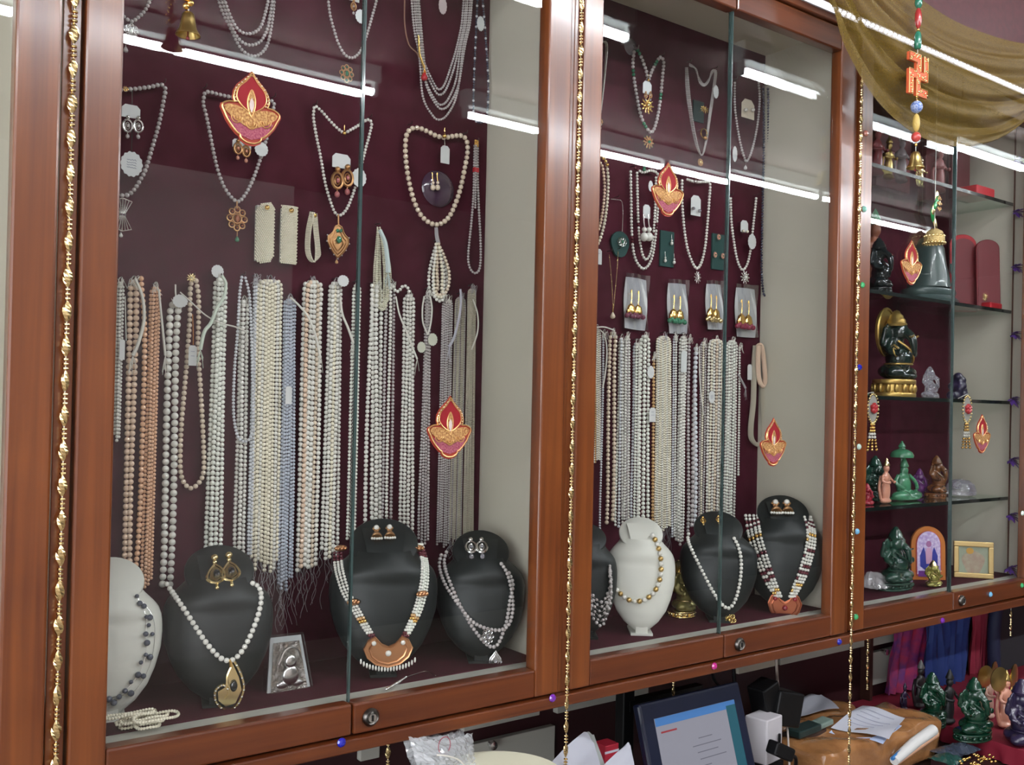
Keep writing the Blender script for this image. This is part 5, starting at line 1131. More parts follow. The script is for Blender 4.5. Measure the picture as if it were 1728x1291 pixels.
# fourth shelf
p = at(1474, 1.35, ZS[3]); ganesha('dark green seated idol at the left of the lowest glass shelf', p, hgt(p, 1470, 768), DJADE, DJADE, .1, False)
p = at(1462, 1.305, ZS[3]); ganesha('small red seated idol at the left end of the lowest glass shelf', p, hgt(p, 1462, 815), mat('red_stone', (.30, .012, .03), .3, coat=.5), MATS['red_stone'], 0, False)
p = at(1494, 1.30, ZS[3]); figure('peach and gold standing figurine before the green jade figure', p, hgt(p, 1494, 772), CORAL, PALEG, .2, wide=1.4)
p = at(1524, 1.335, ZS[3]); figure('green jade figure seated under a domed parasol', p, hgt(p, 1522, 744), JADE, JADE, 0, True, False, wide=1.35)
p = at(1550, 1.37, ZS[3]); ganesha('purple stone idol behind the green jade figure', p, hgt(p, 1550, 790), AMETH, AMETH, 0, False)
p = at(1578, 1.33, ZS[3]); ganesha('brown tiger striped stone idol on the lowest glass shelf', p, hgt(p, 1578, 768), TIGER, TIGER, .1, True, wide=.7)
p = at(1621, 1.335, ZS[3]); t = thing('crystal_turtle', 'clear crystal turtle shell ornament at the right of the lowest glass shelf', 'ornament', p)
b = MB(); b.lathe([(0, 0), (.026, .0), (.038, .004), (.038, .014), (.033, .030), (.020, .041), (.0, .045)], p, rotz(.3), 28, 1.25, 1); b.build('shell', CRYS, t); MB().ell(p+np.array([-.040, -.012, .030]), (.014, .010, .010), 2).build('head', CRYS, t)
# bottom of the cabinet
p = at(1508, 1.295, ZS[4]); ganesha('large dark green seated idol at the bottom of the deity cabinet', p, hgt(p, 1505, 888), DJADE, DJADE, .1, True, wide=1.25)
p = at(1573, 1.262, ZS[4]); ganesha('small golden green idol before the arched picture', p, hgt(p, 1572, 945), mat('olive_gold', (.28, .26, .06), .25, .6, coat=.6), PALEG, 0, False, wide=1.3)
t = thing('plastic_wrap', 'crumpled clear plastic wrap at the bottom left of the deity cabinet', 'plastic wrap', at(1475, 1.30, 1.0865))
p = at(1474, 1.31, 1.0865); G = [[p+np.array([u*.045, v*.035, .006+.035*(1-u*u)*(1-v*v)*(.6+.4*math.sin(9*u+5*v))+random.uniform(0, .006)]) for u in np.linspace(-1, 1, 16)] for v in np.linspace(-1, 1, 12)]
MB().grid(G, .0004).build('film', mat('clear_film', (.55, .52, .54), .12, coat=1, alpha=.35), t, smooth=False)
# arched picture
def arch(w_, h_, n=16): return [(-w_, 0), (w_, 0), (w_, h_-w_*1.1)]+[(w_*math.cos(a), h_-w_*1.1+w_*1.1*math.sin(a)) for a in np.linspace(0, math.pi, n)[1:-1]]+[(-w_, h_-w_*1.1)]
p = at(1567, 1.315, ZS[4]); h = hgt(p, 1566, 889); R = rotz(-.62) @ rotx(-.06)
t = thing('arched_picture', 'arched orange framed devotional picture at the cabinet bottom', 'picture', p)
wd = .043
MB().prism(arch(wd, h), 0, .008, p, R).build('frame', mat('orange_wood', (.50, .16, .03), .5), t, smooth=False)
MB().prism([(a, b+.010) for a, b in arch(wd*.74, h*.84)], -.0015, .001, p, R).build('red_border', mat('red_border_paint', (.42, .05, .05), .5), t, smooth=False)
MB().prism([(a, b+.014) for a, b in arch(wd*.68, h*.80)], -.0025, .0, p, R).build('print', mat('lilac_print', (.42, .30, .60), .4, noise=((140, 140, 140), (.70, .62, .80), 3)), t, smooth=False)
def flat(o, m, dy, name): MB().prism([(a*wd, b*h) for a, b in o], -dy, -.0016, p, R).build(name, m, t, smooth=False)
NV = mat('navy_print', (.03, .04, .30), .4); flat([(-.1, .15), (.1, .15), (.5, .25), (.52, .45), (.3, .62), (.2, .5), (.12, .3), (-.12, .3), (-.2, .5), (-.3, .62), (-.52, .45), (-.5, .25)], NV, .003, 'printed_robe')
flat([(-.16, .3), (.16, .3), (.2, .5), (.1, .6), (-.1, .6), (-.2, .5)], mat('pink_print', (.60, .34, .50), .4), .0033, 'printed_figure'); flat([(.12*math.cos(a)*1.3, .67+.06*math.sin(a)) for a in np.linspace(0, 6, 12)], mat('mauve_print', (.38, .15, .33), .4), .0033, 'printed_head')
flat([(-.62, .06), (.62, .06), (.62, .17), (-.62, .17)], mat('violet_print', (.16, .03, .25), .4), .0029, 'printed_ground')
# gilt picture
a = P(1607, 915, 1.35); p = at(1643, 1.268, ZS[4]); h = hgt(p, 1640, 915); wd = .047; R = rotz(-.85) @ rotx(-.08)
t = thing('gilt_picture', 'gilt framed square picture at the bottom right of the deity cabinet', 'picture', p)
for (x0, x1, z0, z1) in [(-wd, wd, 0, .013), (-wd, wd, h-.013, h), (-wd, -wd+.012, .013, h-.013), (wd-.012, wd, .013, h-.013)]:
    bev(MB().prism([(x0, z0), (x1, z0), (x1, z1), (x0, z1)], -.004, .008, p, R).build('frame_bar', mat('gilt', (.62, .45, .20), .4, .7, bump=(400, .3, .001)), t, smooth=False), .002)
MB().prism([(-wd+.01, .01), (wd-.01, .01), (wd-.01, h-.01), (-wd+.01, h-.01)], .003, .007, p, R).build('print', mat('sage_print', (.34, .40, .30), .4, noise=((40, 40, 40), (.30, .33, .25), 3)), t, smooth=False)
MB().prism([(.026*math.cos(a)*(1+.15*math.sin(3*a)), h*.42+.03*math.sin(a)) for a in np.linspace(0, 6.1, 18)], .0025, .0035, p, R).build('printed_figure', mat('dusty_print', (.36, .26, .20), .4, noise=((90, 90, 90), (.42, .36, .26), 4)), t, smooth=False)
MB().prism([(-.008+.009*math.cos(a), h*.74+.008*math.sin(a)) for a in np.linspace(0, 6.1, 12)], .0018, .003, p, R).build('printed_crown', mat('ochre_print', (.60, .33, .06), .4), t, smooth=False)
# second shelf: domed idol, dark figure, red boxes
p = at(1566, 1.335, ZS[1]); h = hgt(p, 1570, 398)
GS = mat('grey_green_stone', (.055, .085, .08), .3, coat=.4, noise=((14, 14, 14), (.03, .05, .05), 3))
t = thing('domed_idol', 'grey green domed stone idol on a broad basin', 'statue', p)
MB().lathe([(0, 0), (.085, 0), (.088, .008), (.075, .018), (.08, .026), (.078, .034), (.05, .042), (0, .042)], p, None, 36, 1, .75).build('basin', GS, t)
MB().lathe([(.0, .04), (.052, .04), (.050, .06), (.042, h*.55), (.036, h*.8), (.024, h*.95), (0, h)], p, None, 28).build('dome', GS, t)
b = MB(); b.tube(smoothpath([p+np.array([.03, -.045, .045]), p+np.array([.034, -.048, .065]), p+np.array([.028, -.045, .085]), p+np.array([.034, -.04, .10])], 4), .004, 6); b.tube([p+np.array([.047*math.cos(a), .047*math.sin(a)*.9, .07]) for a in np.linspace(0, 6.283, 20)], .003, 6); b.build('carved_snake', GS, t)
p = at(1480, 1.32, ZS[1]); ganesha('blackish figure with shiny curls beside the mirrored lamp on the second shelf', p, hgt(p, 1478, 400), mat('black_glossy_stone', (.012, .018, .02), .1, coat=1), mat('black_glossy_stone'), .1, True, wide=.6)
p = at(1473, 1.38, ZS[1]); figure('small terracotta and green figure high behind the dark curly one', p, hgt(p, 1470, 350), mat('terracotta', (.20, .07, .04), .4), JADE, 0)
def rbox(px, y, z, wdt, ytop, label, m, tray):
    p = at(px, y, z); h = hgt(p, px, ytop); t = thing('jewel_box', label, 'box', p, None)
    o = [(-wdt, 0), (wdt, 0), (wdt, h-wdt*.8)]+[(wdt*math.cos(a), h-wdt*.8+wdt*.8*math.sin(a)) for a in np.linspace(0, math.pi, 12)[1:-1]]+[(-wdt, h-wdt*.8)]
    bev(MB().prism(o, .02, .032, p, rotz(-.75) @ rotx(-.1)).build('lid', m, t, smooth=False), .002)
    o2 = [(a*.86, b*.93+.003) for a, b in o]; MB().prism(o2, .0185, .0205, p, rotz(-.75) @ rotx(-.1)).build('lid_lining', DREDP, t, smooth=False)
    if tray: bev(boxo('tray', p+np.array([-wdt, -.012, 0]), p+np.array([wdt, .014, .016]), tray, t, 0), .003)
    return t
rbox(1632, 1.335, ZS[1], .034, 388, 'rounded red velvet box lid standing on the second shelf', REDP, DREDP)
rbox(1674, 1.280, ZS[1], .030, 397, 'rounded dark red box with a bright red tray right of the other', DREDP, REDP)
p = at(1662, 1.272, ZS[1]+.016); filigree(p+np.array([0, 0, .010]), .014, .010, PALEG, GOLD, t0 := thing('gold_trinket', 'gold trinket lying in the bright red tray', 'trinket', p), 'lotus', 'setting')
# top shelf
for (px, yt, m, lab) in [(1480, 205, mat('rose_quartz', (.30, .06, .07), .25, coat=.4), 'frosty rose figurine at the left of the top shelf'), (1499, 228, BRASS, 'thin brass figurine on the top shelf'),
                         (1521, 222, mat('smoky_crystal', (.45, .40, .42), .12, trans=.5), 'sparkling clear figurine left of the hanging little bell'), (1553, 262, PALEG, 'small pale gold figurine behind the little bell'),
                         (1585, 240, mat('pink_stone', (.30, .10, .10), .4), 'dusky pink standing figurine on the top shelf')]:
    p = at(px, 1.33, ZS[0]); figure(lab, p, max(.05, hgt(p, px, yt)), m, m, 0)
for (px, y, yt, wdt, lab) in [(1500, 1.39, 232, .075, 'flat dark red box behind the rose and brass figurines'), (1572, 1.40, 238, .05, 'tall dark red box behind the dusky pink figurine')]:
    p = at(px, y, ZS[0]); t = thing('gift_box', lab, 'box', p); bev(boxo('box_body', p+np.array([-wdt, -.012, 0]), p+np.array([wdt, .012, hgt(p, px, yt)]), mat('dark_red_card', (.17, .012, .02), .5), t, 0), .002); bev(boxo('box_lid', p+np.array([-wdt-.001, -.013, hgt(p, px, yt)*.72]), p+np.array([wdt+.001, .013, hgt(p, px, yt)+.002]), mat('dark_red_lid', (.13, .010, .018), .5), t, 0), .001)
p = at(1635, 1.315, ZS[0]); t = thing('jewel_box', 'open red jewel box on the top shelf with a bright red tray', 'box', p)
h = hgt(p, 1640, 240); bev(boxo('lid', p+np.array([-.045, .022, 0]), p+np.array([.045, .032, h]), mat('maroon_satin', (.10, .005, .012), .5), t, 0), .002); bev(boxo('tray', p+np.array([-.045, -.045, 0]), p+np.array([.045, .022, .026]), REDP, t, 0), .003)

# purple feather flowers on a brown ribbon at the side panel
fl = thing('feather_garland', 'brown ribbon with purple feather flowers along the right side panel', 'garland', P(1690, 1000, 1.262))
xx = CH[4]-.03
b = MB(); b.box((xx-.003, 1.247, 1.09), (xx+.003, 1.2485, 2.29)); b.build('ribbon', mat('brown_ribbon', (.10, .035, .02), .7), fl, smooth=False)
for k, yy in enumerate((352, 446, 561, 672, 775, 869, 958, 262)):
    c = at(1687, 1.248, 1.5); zc = P(1690, yy, 1.248)[2]; f = MB(); c = np.array([xx, 1.243, zc])
    for i in range(9):
        a = 2*math.pi*i/9+k; L = random.uniform(.026, .042); d = np.array([math.cos(a), -.5*abs(math.sin(a))-.1, .45*math.sin(a)-.25])*L
        s_ = np.cross(d, [0, 0, 1]); s_ = s_/max(np.linalg.norm(s_), 1e-6)*.006
        f.add([c, c+d*.5+s_, c+d, c+d*.5-s_, c+d*.5+np.array([0, 0, .003])], [(0, 1, 4), (1, 2, 4), (2, 3, 4), (3, 0, 4), (0, 3, 2, 1)])
    f.build('purple_flower', mat('purple_feather', (.10, .03, .26), .7), fl, smooth=False)

# beaded drop ornaments hanging from the third shelf
for (px, yt, yb, lab) in [(1473, 665, 762, 'oval beaded hanging ornament with a red centre near the left stile'), (1632, 668, 758, 'oval beaded hanging ornament left of the small pinkish sticker')]:
    y = 1.245; a = P(px, yt, y); c = P(px, yb, y); h = a[2]-c[2]; t = thing('beaded_ornament', lab, 'ornament', c)
    o = [(.16*h*math.sin(q), -.25*h+.25*h*math.cos(q)) for q in np.linspace(0, 6.283, 24)[:-1]]
    MB().prism([(u*.85, v*.92-.02*h) for u, v in o], -.001, .001, a).build('mesh_panel', mat('grey_mesh', (.30, .29, .26), .5), t, smooth=False)
    MB().balls([(a[0]+u, y-.001, a[2]+v) for u, v in o], h*.022, 1).build('bead_rim', PALEG, t)
    MB().balls([(a[0]+u*h, y-.004, a[2]+v*h) for u, v in [(0, -.24), (.05, -.22), (-.05, -.22), (0, -.3), (.04, -.28), (-.04, -.28), (0, -.19)]], h*.045, 1).build('red_motif', RED, t)
    b = MB(); b.use(GOLD)
    for q in (-1, 0, 1):
        for j in range(9): b.use(PW if j in (3, 4) else GOLD); b.balls([(a[0]+q*h*(.035+.012*j), y, a[2]-h*(.53+.055*j))], h*.026, 1)
    b.build('tassel', None, t); MB().tube(smoothpath([(a[0], y, a[2]), (a[0], y-.0, a[2]+.004), (a[0]-.02, 1.257, 1.5392)], 4), .0008, 5).build('cord', THREAD, t)

# ================================================================== HANGING GARLAND WITH THE LUCKY SYMBOL, BELL, LEAF ORNAMENT
yy = 1.09; X0 = P(1549, 60, yy)[0]
g = thing('hanging_garland', 'bead garland with an orange and gold lucky cross symbol and a little bell', 'garland', P(1545, 290, yy))
def gb(py, hpx, wpx, m, nm='bead', n=14, prof=None):
    p = P(1548, py, yy); r = SZ(p, wpx)*.5; h = SZ(p, hpx)*.5
    prof = prof or [(math.sin(q), math.cos(q)) for q in np.linspace(0, math.pi, 9)]
    return MB().lathe([(a*r, -b*h) for a, b in prof], (X0, yy, p[2]), None, n).build(nm, m, g)
gb(3, 22, 13, mat('green_glass_bead', (.02, .16, .10), .25, coat=.8), 'green_bead'); gb(30, 36, 12, mat('red_glass_bead', (.36, .03, .03), .25, coat=.8), 'red_bead'); gb(50, 5, 6, GOLD, 'gold_bead')
gb(68, 30, 13, MATS['green_glass_bead'], 'green_bead', 8, [(0, -1), (.6, -.95), (.9, -.6), (1, .3), (.85, .9), (.5, 1), (0, 1)]); gb(181, 21, 20, mat('blue_painted_bead', (.05, .12, .38), .4, noise=((300, 300, 300), (.4, .45, .6), 1)), 'blue_bead')
gb(163, 7, 6, GOLD, 'gold_bead'); gb(171, 6, 6, GOLD, 'gold_bead'); gb(208, 31, 12, mat('yellow_bead', (.55, .38, .10), .4, bump=(300, .6, .002)), 'yellow_bead'); gb(232, 17, 16, mat('coral_red_bead', (.50, .06, .05), .3, coat=.5), 'red_bead'); gb(245, 6, 5, GOLD, 'gold_bead')
p = P(1549, 128, yy); u = SZ(p, 70)/5; c0 = np.array([X0, yy, p[2]])
cells = [(0, 2), (0, 1), (0, 0), (0, -1), (0, -2), (1, 0), (2, 0), (-1, 0), (-2, 0), (1, 2), (2, 2)][:0]
# arms as one closed outline (5x5 grid, bent arms clockwise)
sw = [(-.5, 2.5), (-.5, .5), (-1.5, .5), (-1.5, 2.5), (-2.5, 2.5), (-2.5, -.5), (-.5, -.5), (-.5, -1.5), (-2.5, -1.5), (-2.5, -2.5), (.5, -2.5), (.5, -.5), (1.5, -.5), (1.5, -2.5), (2.5, -2.5), (2.5, .5), (.5, .5), (.5, 1.5), (2.5, 1.5), (2.5, 2.5)]
def SW(k): return [(-a*u*.80*k, b*u*1.0) for a, b in sw]
bev(MB().prism(SW(1)[::-1], -.003, .004, c0).build('orange_symbol', mat('orange_felt', (.62, .10, .03), .6), g, smooth=False), .0015)
b = MB(); pts = [(c0[0]+a, yy-.0035, c0[2]+b_) for a, b_ in SW(1)]; b.tube(np.array(pts+[pts[0]]), .0011, 5); b.build('gold_cord', MATS['gold_cord'], g)
cl = [(0, 2), (1, 2), (0, 1), (0, 0), (0, -1), (0, -2), (-1, -2), (1, 0), (2, 0), (2, -1), (2, -2), (-1, 0), (-2, 0), (-2, 1), (-2, 2), (2, 2), (-2, -2)]
b = MB(); b.balls([(c0[0]-a*u*.80+random.uniform(-.4, .4)*u, yy-.0035, c0[2]+z*u+random.uniform(-.4, .4)*u) for a, z in cl for _ in range(3)], u*.13, 1); b.build('sequins', PALEG, g)
bell(1545, 256, 284, 30, yy, '', g)
MB().tube([P(1552, -60, yy)*np.array([0, 1, 1])+np.array([X0, 0, 0]), (X0, yy, P(1545, 258, yy)[2])], .0007, 5).build('cord', THREAD, g)
yy2 = 1.185; p = P(1578, 340, yy2)
g2 = thing('leaf_ornament', 'green leaf ornament with a carved brass dome bell hanging before the second shelf', 'ornament', P(1578, 412, yy2))
for k in range(7):
    a = k*.9; MB().ell((p[0]+.008*math.cos(a), yy2-.003*math.sin(a), p[2]+.012-.010*k), (.007, .0025, .014), 2, roty(math.sin(a)*.6)).build('leaf', mat('enamel_green', (.02, .22, .06), .2, .3, coat=.8) if k % 3 else PALEG, g2)
filigree((p[0]+.008, yy2-.006, p[2]-.004), .010, .022, mat('rose_gold'), PALEG, g2, 'flower', 'gold_scroll')
p2 = P(1577, 386, yy2); r = SZ(p2, 17)
MB().lathe([(0, 0), (r*.35, -.04*r), (r*.75, -.3*r), (r*.95, -.8*r), (r, -1.45*r), (r*.94, -1.5*r), (r*.85, -.9*r), (0, -.4*r)], p2, None, 24).build('dome_bell', mat('carved_brass', (.60, .45, .20), .35, 1.0, bump=(350, 1, .004)), g2)
b = MB(); b.balls([(p2[0]+r*math.cos(a), yy2+r*math.sin(a), p2[2]-1.45*r) for a in np.linspace(0, 6.283, 21)[:-1]], r*.13, 1); b.balls([(p2[0]+r*.9*math.cos(a), yy2+r*.9*math.sin(a), p2[2]-.75*r) for a in np.linspace(0, 6.283, 17)[:-1]], r*.14, 1); b.build('bell_beads', PALEG, g2)
MB().tube([(p[0], yy2, 2.30), (p[0], yy2, p2[2])], .0006, 5).build('cord', THREAD, g2)

# ================================================================== GOLD GAUZE SWAG
T_ = [(1385, -60), (1470, -48), (1530, -10), (1600, 36), (1660, 58), (1728, 72), (1800, 70), (1900, 20)]
B_ = [(1392, -40), (1404, 20), (1424, 85), (1475, 168), (1545, 226), (1620, 247), (1690, 232), (1760, 170)]
tp = smoothpath([P(a, b, 1.115) for a, b in T_], 8); bp = smoothpath([P(a, b, 1.125) for a, b in B_], 8)
G = []
for v in np.linspace(0, 1, 46):
    row = []
    for i, (a, b) in enumerate(zip(tp, bp)):
        s = i/(len(tp)-1); q = a+(b-a)*v; w_ = math.sin(math.pi*min(1, max(0, s*1.05)))
        sag = -.0*w_
        q = q+np.array([0, -(.010*math.sin(v*26+s*3)+.006*math.sin(v*53+s*7)+.004*math.sin(v*11-s*9))*(.35+.65*v)-.012*math.sin(math.pi*v), .006*math.sin(v*15+s*5)*w_]); row.append(q)
    G.append(row)
m = bpy.data.materials.new('gold_gauze'); m.use_nodes = True; nt = m.node_tree; bs = nt.nodes['Principled BSDF']
bs.inputs['Base Color'].default_value = (.125, .078, .014, 1); bs.inputs['Roughness'].default_value = .6; bs.inputs['Metallic'].default_value = 0; bs.inputs['Specular IOR Level'].default_value = .15; bs.inputs['Transmission Weight'].default_value = 0
tc = nt.nodes.new('ShaderNodeTexCoord'); n1 = nt.nodes.new('ShaderNodeTexNoise'); n1.inputs['Scale'].default_value = 900; n1.inputs['Detail'].default_value = 1
rp = nt.nodes.new('ShaderNodeValToRGB'); rp.color_ramp.elements[0].position = .3; rp.color_ramp.elements[0].color = (.62, .62, .62, 1); rp.color_ramp.elements[1].position = .6; rp.color_ramp.elements[1].color = (.93, .93, .93, 1)
nt.links.new(tc.outputs['Object'], n1.inputs[0]); nt.links.new(n1.outputs[0], rp.inputs[0]); nt.links.new(rp.outputs[0], bs.inputs['Alpha'])
tag(MB().grid(G).build('gauze_swag', m, None), 'sheer golden gauze swag draped over the lamp strip at the upper right', 'cloth')

# ================================================================== BELOW THE CABINETS: DRAWERS, DESK AND CLUTTER
DT = .70
desk = thing('desk', 'dark desk running under the wall cabinets', 'desk', (1.6, 1.3, 0))
boxo('desk_top', (-.6, .95, DT-.025), (4.2, 1.499, DT), mat('dark_desk_laminate', (.04, .02, .015), .4), desk, .002)
boxo('desk_body', (-.55, 1.02, 0), (4.15, 1.49, DT-.025), DARKM, desk, 0)
def drawer(px0, px1, ytop, ybot, label, knob=None, m=GREYP):
    """grey drawer fronts on the niche wall, given by pixel columns and by the rows at both ends"""
    y = 1.497; a = P(px0, ytop, y); b = P(px1, ytop, y)
    z1 = min(a[2], 1.0225); z0 = P(px0, ybot, y)[2]
    t = thing('drawer', label, 'drawer', ((a[0]+b[0])/2, y, z0), 'grey drawers under the cabinets')
    bev(boxo('drawer_front', (a[0], y-.012, z0), (b[0], y+.0025, z1), m, t, 0), .0015)
    if knob:
        k = P(*knob, y-.022); kb = MB(); kb.lathe([(0, 0), (.004, 0), (.004, .008), (.009, .012), (.008, .018), (0, .020)], (k[0], y-.012, k[2]), rotx(math.pi/2), 16); kb.build('knob', SILV, t)
    return t
drawer(604, 636, 1237, 1282, 'small grey front visible left of the short chain below the left cabinet')
drawer(778, 905, 1180, 1232, 'grey front directly below the beam above the plastic bag')
drawer(790, 930, 1254, 1340, 'grey drawer with a round silver knob right of the plastic bag', (830, 1257))
drawer(935, 1088, 1160, 1202, 'grey front below the beam right of the middle chain')
drawer(1240, 1306, 1105, 1136, 'pale cream front below the beam above the black charger', None, CREAMW)
drawer(1311, 1452, 1090, 1121, 'dim grey strip front below the beam left of the right chain')
drawer(1462, 1540, 1101, 1156, 'grey drawer with a small silver knob beside the pink cloth', (1493, 1100))
drawer(1462, 1530, 1068, 1090, 'narrow grey front above the drawer beside the pink cloth')
MB().box((P(1462, 1100, 1.49)[0]-.012, 1.47, DT+.02), (P(1462, 1100, 1.49)[0]+.0, 1.499, 1.022)).build('trim_4', GROOVE, None, smooth=False)['kind'] = 'structure'

# crimson cloth table top at the right
cl = [P(1425, 1182, 1.49), P(1728, 1110, 1.49), np.array([4.0, 1.49, .745]), np.array([4.0, .98, .745]), PZ(1728, 1268, .745), PZ(1560, 1212, .745)]
cl = [np.array([c[0], c[1], .745]) for c in cl]
t = thing('display_table', 'low table under a crimson cloth carrying stone idols at lower right', 'table', (2.6, 1.3, DT))
ou = [(c[0], c[1]) for c in cl]
b = MB(); n = len(ou); b.add([(a, c, .745) for a, c in ou]+[(a, c, .737) for a, c in ou], [tuple(range(n)), tuple(range(2*n-1, n-1, -1))]+[((i+1) % n, i, i+n, (i+1) % n+n) for i in range(n)]); b.build('tabletop', REDC, t, smooth=False)
b = MB(); e = np.array([[lerp(ou[5][0], ou[4][0], q), lerp(ou[5][1], ou[4][1], q), 0] for q in np.linspace(0, 1, 24)]+[[lerp(ou[4][0], ou[3][0], q), lerp(ou[4][1], ou[3][1], q), 0] for q in np.linspace(.03, 1, 20)])
G = [[(q[0]+.004*math.sin(i*1.3)*v, q[1]-.004-.008*v*(1+math.sin(i*.9)), .7455-v*.042) for i, q in enumerate(e)] for v in np.linspace(0, 1, 5)]; b.grid(G, .0015); b.build('cloth_skirt', REDC, t)

# cloths hanging behind
def hang_cloth(label, tops, bots, y, m, fold=.012, nf=9, name='hanging_cloth'):
    t_ = smoothpath([P(a, b, y) for a, b in tops], 10); b_ = smoothpath([P(a, b, y) for a, b in bots], 10); k = min(len(t_), len(b_)); G = []
    for v in np.linspace(0, 1, 14):
        G.append([t_[i]+(b_[i]-t_[i])*v+np.array([.004*math.sin(v*7+i*.5), -fold*math.sin(i*nf*.11+1.3*math.sin(v*2.2))*(.5+.5*v), 0]) for i in range(k)])
    o = MB().grid(G, .0012).build(name, m, None); tag(o, label, 'cloth'); return o
PK = mat('pink_red_print_cloth', (.36, .02, .07), .7, noise=((22, 22, 30), (.10, .02, .14), 3))
hang_cloth('crumpled pink and purple printed cloth hanging beside the grey drawer', [(1508, 1066), (1530, 1058), (1570, 1050)], [(1492, 1172), (1515, 1168), (1550, 1160)], 1.455, PK, .012, 11)
hang_cloth('deep blue pleated cloth hanging behind the green idols', [(1562, 1052), (1595, 1045), (1640, 1035)], [(1556, 1160), (1595, 1155), (1630, 1150)], 1.44, mat('royal_blue_cloth', (.012, .035, .17), .7), .010, 22)
hang_cloth('red cloth strip between the blue cloth and the dark chair back', [(1640, 1036), (1655, 1033), (1668, 1030)], [(1632, 1160), (1650, 1158), (1660, 1156)], 1.46, mat('red_strip_cloth', (.26, .015, .04), .7), .008, 14)
p = P(1712, 1120, 1.42); t = thing('chair_back', 'dark blue rounded backrest behind the idols at the right edge', 'chair', (p[0], 1.42, .747))
fr = smoothpath([(p[0]-.12, 1.42, .747), (p[0]-.125, 1.42, .88), (p[0]-.09, 1.42, .985), (p[0], 1.42, 1.018), (p[0]+.12, 1.42, .99), (p[0]+.15, 1.42, .88), (p[0]+.15, 1.42, .747)], 6)
MB().tube(fr, .018, 10).build('frame_tube', mat('navy_fabric', (.01, .014, .045), .7), t)
MB().prism([(q[0]-p[0], q[2]-.85) for q in fr], 0, .012, (p[0], 1.42, .85)).build('back_panel', mat('charcoal_fabric', (.02, .02, .024), .8), t, smooth=False)

# idols on the crimson cloth
def on_cloth(px, py): q = PZ(px, py, .7455); return np.array([q[0], q[1], .7455])
DG = mat('deep_green_glazed', (.004, .034, .017), .25, coat=.6)
p = on_cloth(1641, 1245); t = ganesha('glossy green seated idol at the front of the crimson cloth, the largest', p, P(1641, 1142, p[1])[2]-p[2], DG, DG, -.1, True, wide=1.12)
p = on_cloth(1570, 1224); ganesha('glossy dark green seated idol behind the parcel', p, P(1572, 1133, p[1])[2]-p[2], DG, DG, 0, True)
p = on_cloth(1585, 1222)+np.array([.02, -.012, 0]); figure('slim black figurine between the two green idols', p, .135, mat('matt_black_stone', (.008, .008, .009), .5), mat('matt_black_stone'), 0)
p = on_cloth(1552, 1195); figure('dark figurine with a grey head behind the green idols', p, P(1552, 1113, p[1])[2]-p[2], mat('charcoal_stone', (.018, .015, .016), .4), mat('grey_head_stone', (.10, .10, .10), .4), 0)
p = on_cloth(1526, 1198); figure('small dark blue figurine at the left end of the crimson cloth', p, P(1526, 1152, p[1])[2]-p[2], LAPIS, LAPIS, 0)
p = on_cloth(1696, 1228); figure('pink and gold standing figurine holding golden discs', p, P(1696, 1130, p[1])[2]-p[2], CORAL, BRASS, -.1, discs=True)
p = on_cloth(1668, 1212); figure('smaller pink and gold figurine with a golden disc behind the large green idol', p, P(1660, 1128, p[1])[2]-p[2], mat('pale_rose_resin', (.52, .32, .25), .35), BRASS, .1, discs=True)
p = on_cloth(1720, 1252); ganesha('dark purple blue stone idol cut by the right edge of the picture', p, P(1718, 1145, p[1])[2]-p[2], LAPIS, LAPIS, 0, False)

# parcels, papers
KR = mat('brown_parcel_tape', (.36, .17, .065), .22, coat=.7, noise=((20, 20, 20), (.26, .115, .04), 3), bump=(35, .5, .01))
def parcel(label, x0, x1, y0, y1, z1, name='parcel'):
    nx, ny, nz = 26, 12, 10; t = thing(name, label, 'parcel', ((x0+x1)/2, (y0+y1)/2, DT)); b = MB()
    def wob(q): return q+np.array([math.sin(q[2]*60+q[1]*40), math.sin(q[0]*45+q[2]*50), math.sin(q[0]*50+q[1]*60)])*.0035
    def rnd(q):
        c = np.array([(x0+x1)/2, (y0+y1)/2, (DT+z1)/2]); h = np.array([(x1-x0)/2, (y1-y0)/2, (z1-DT)/2]); d = (q-c); r = .018
        i = np.clip(d, -(h-r), h-r); e = d-i; L = np.linalg.norm(e); return c+i+(e/L*r if L > 1e-6 else e)
    def face(f, nu, nv): b.grid([[wob(rnd(np.array(f(u, v)))) for u in np.linspace(0, 1, nu)] for v in np.linspace(0, 1, nv)])
    face(lambda u, v: (lerp(x0, x1, u), y0, lerp(z1, DT+.001, v)), nx, nz); face(lambda u, v: (lerp(x0, x1, u), lerp(y1, y0, v), z1), nx, ny)
    face(lambda u, v: (x0, lerp(y1, y0, u), lerp(z1, DT+.001, v)), ny, nz); face(lambda u, v: (x1, lerp(y0, y1, u), lerp(z1, DT+.001, v)), ny, nz); face(lambda u, v: (lerp(x1, x0, u), y1, lerp(z1, DT+.001, v)), nx, nz)
    b.build('wrapping', KR, t); return t
pa = P(1385, 1240, 1.215); pb = P(1585, 1215, 1.215)
parcel('large brown taped parcel behind the end of the right bead chain', pa[0], pb[0], 1.205, 1.36, .797)
pc = P(1316, 1230, 1.41); pd = P(1436, 1200, 1.41)
parcel('brown taped parcel further back under the white paper', pc[0], pd[0], 1.385, 1.475, .785)
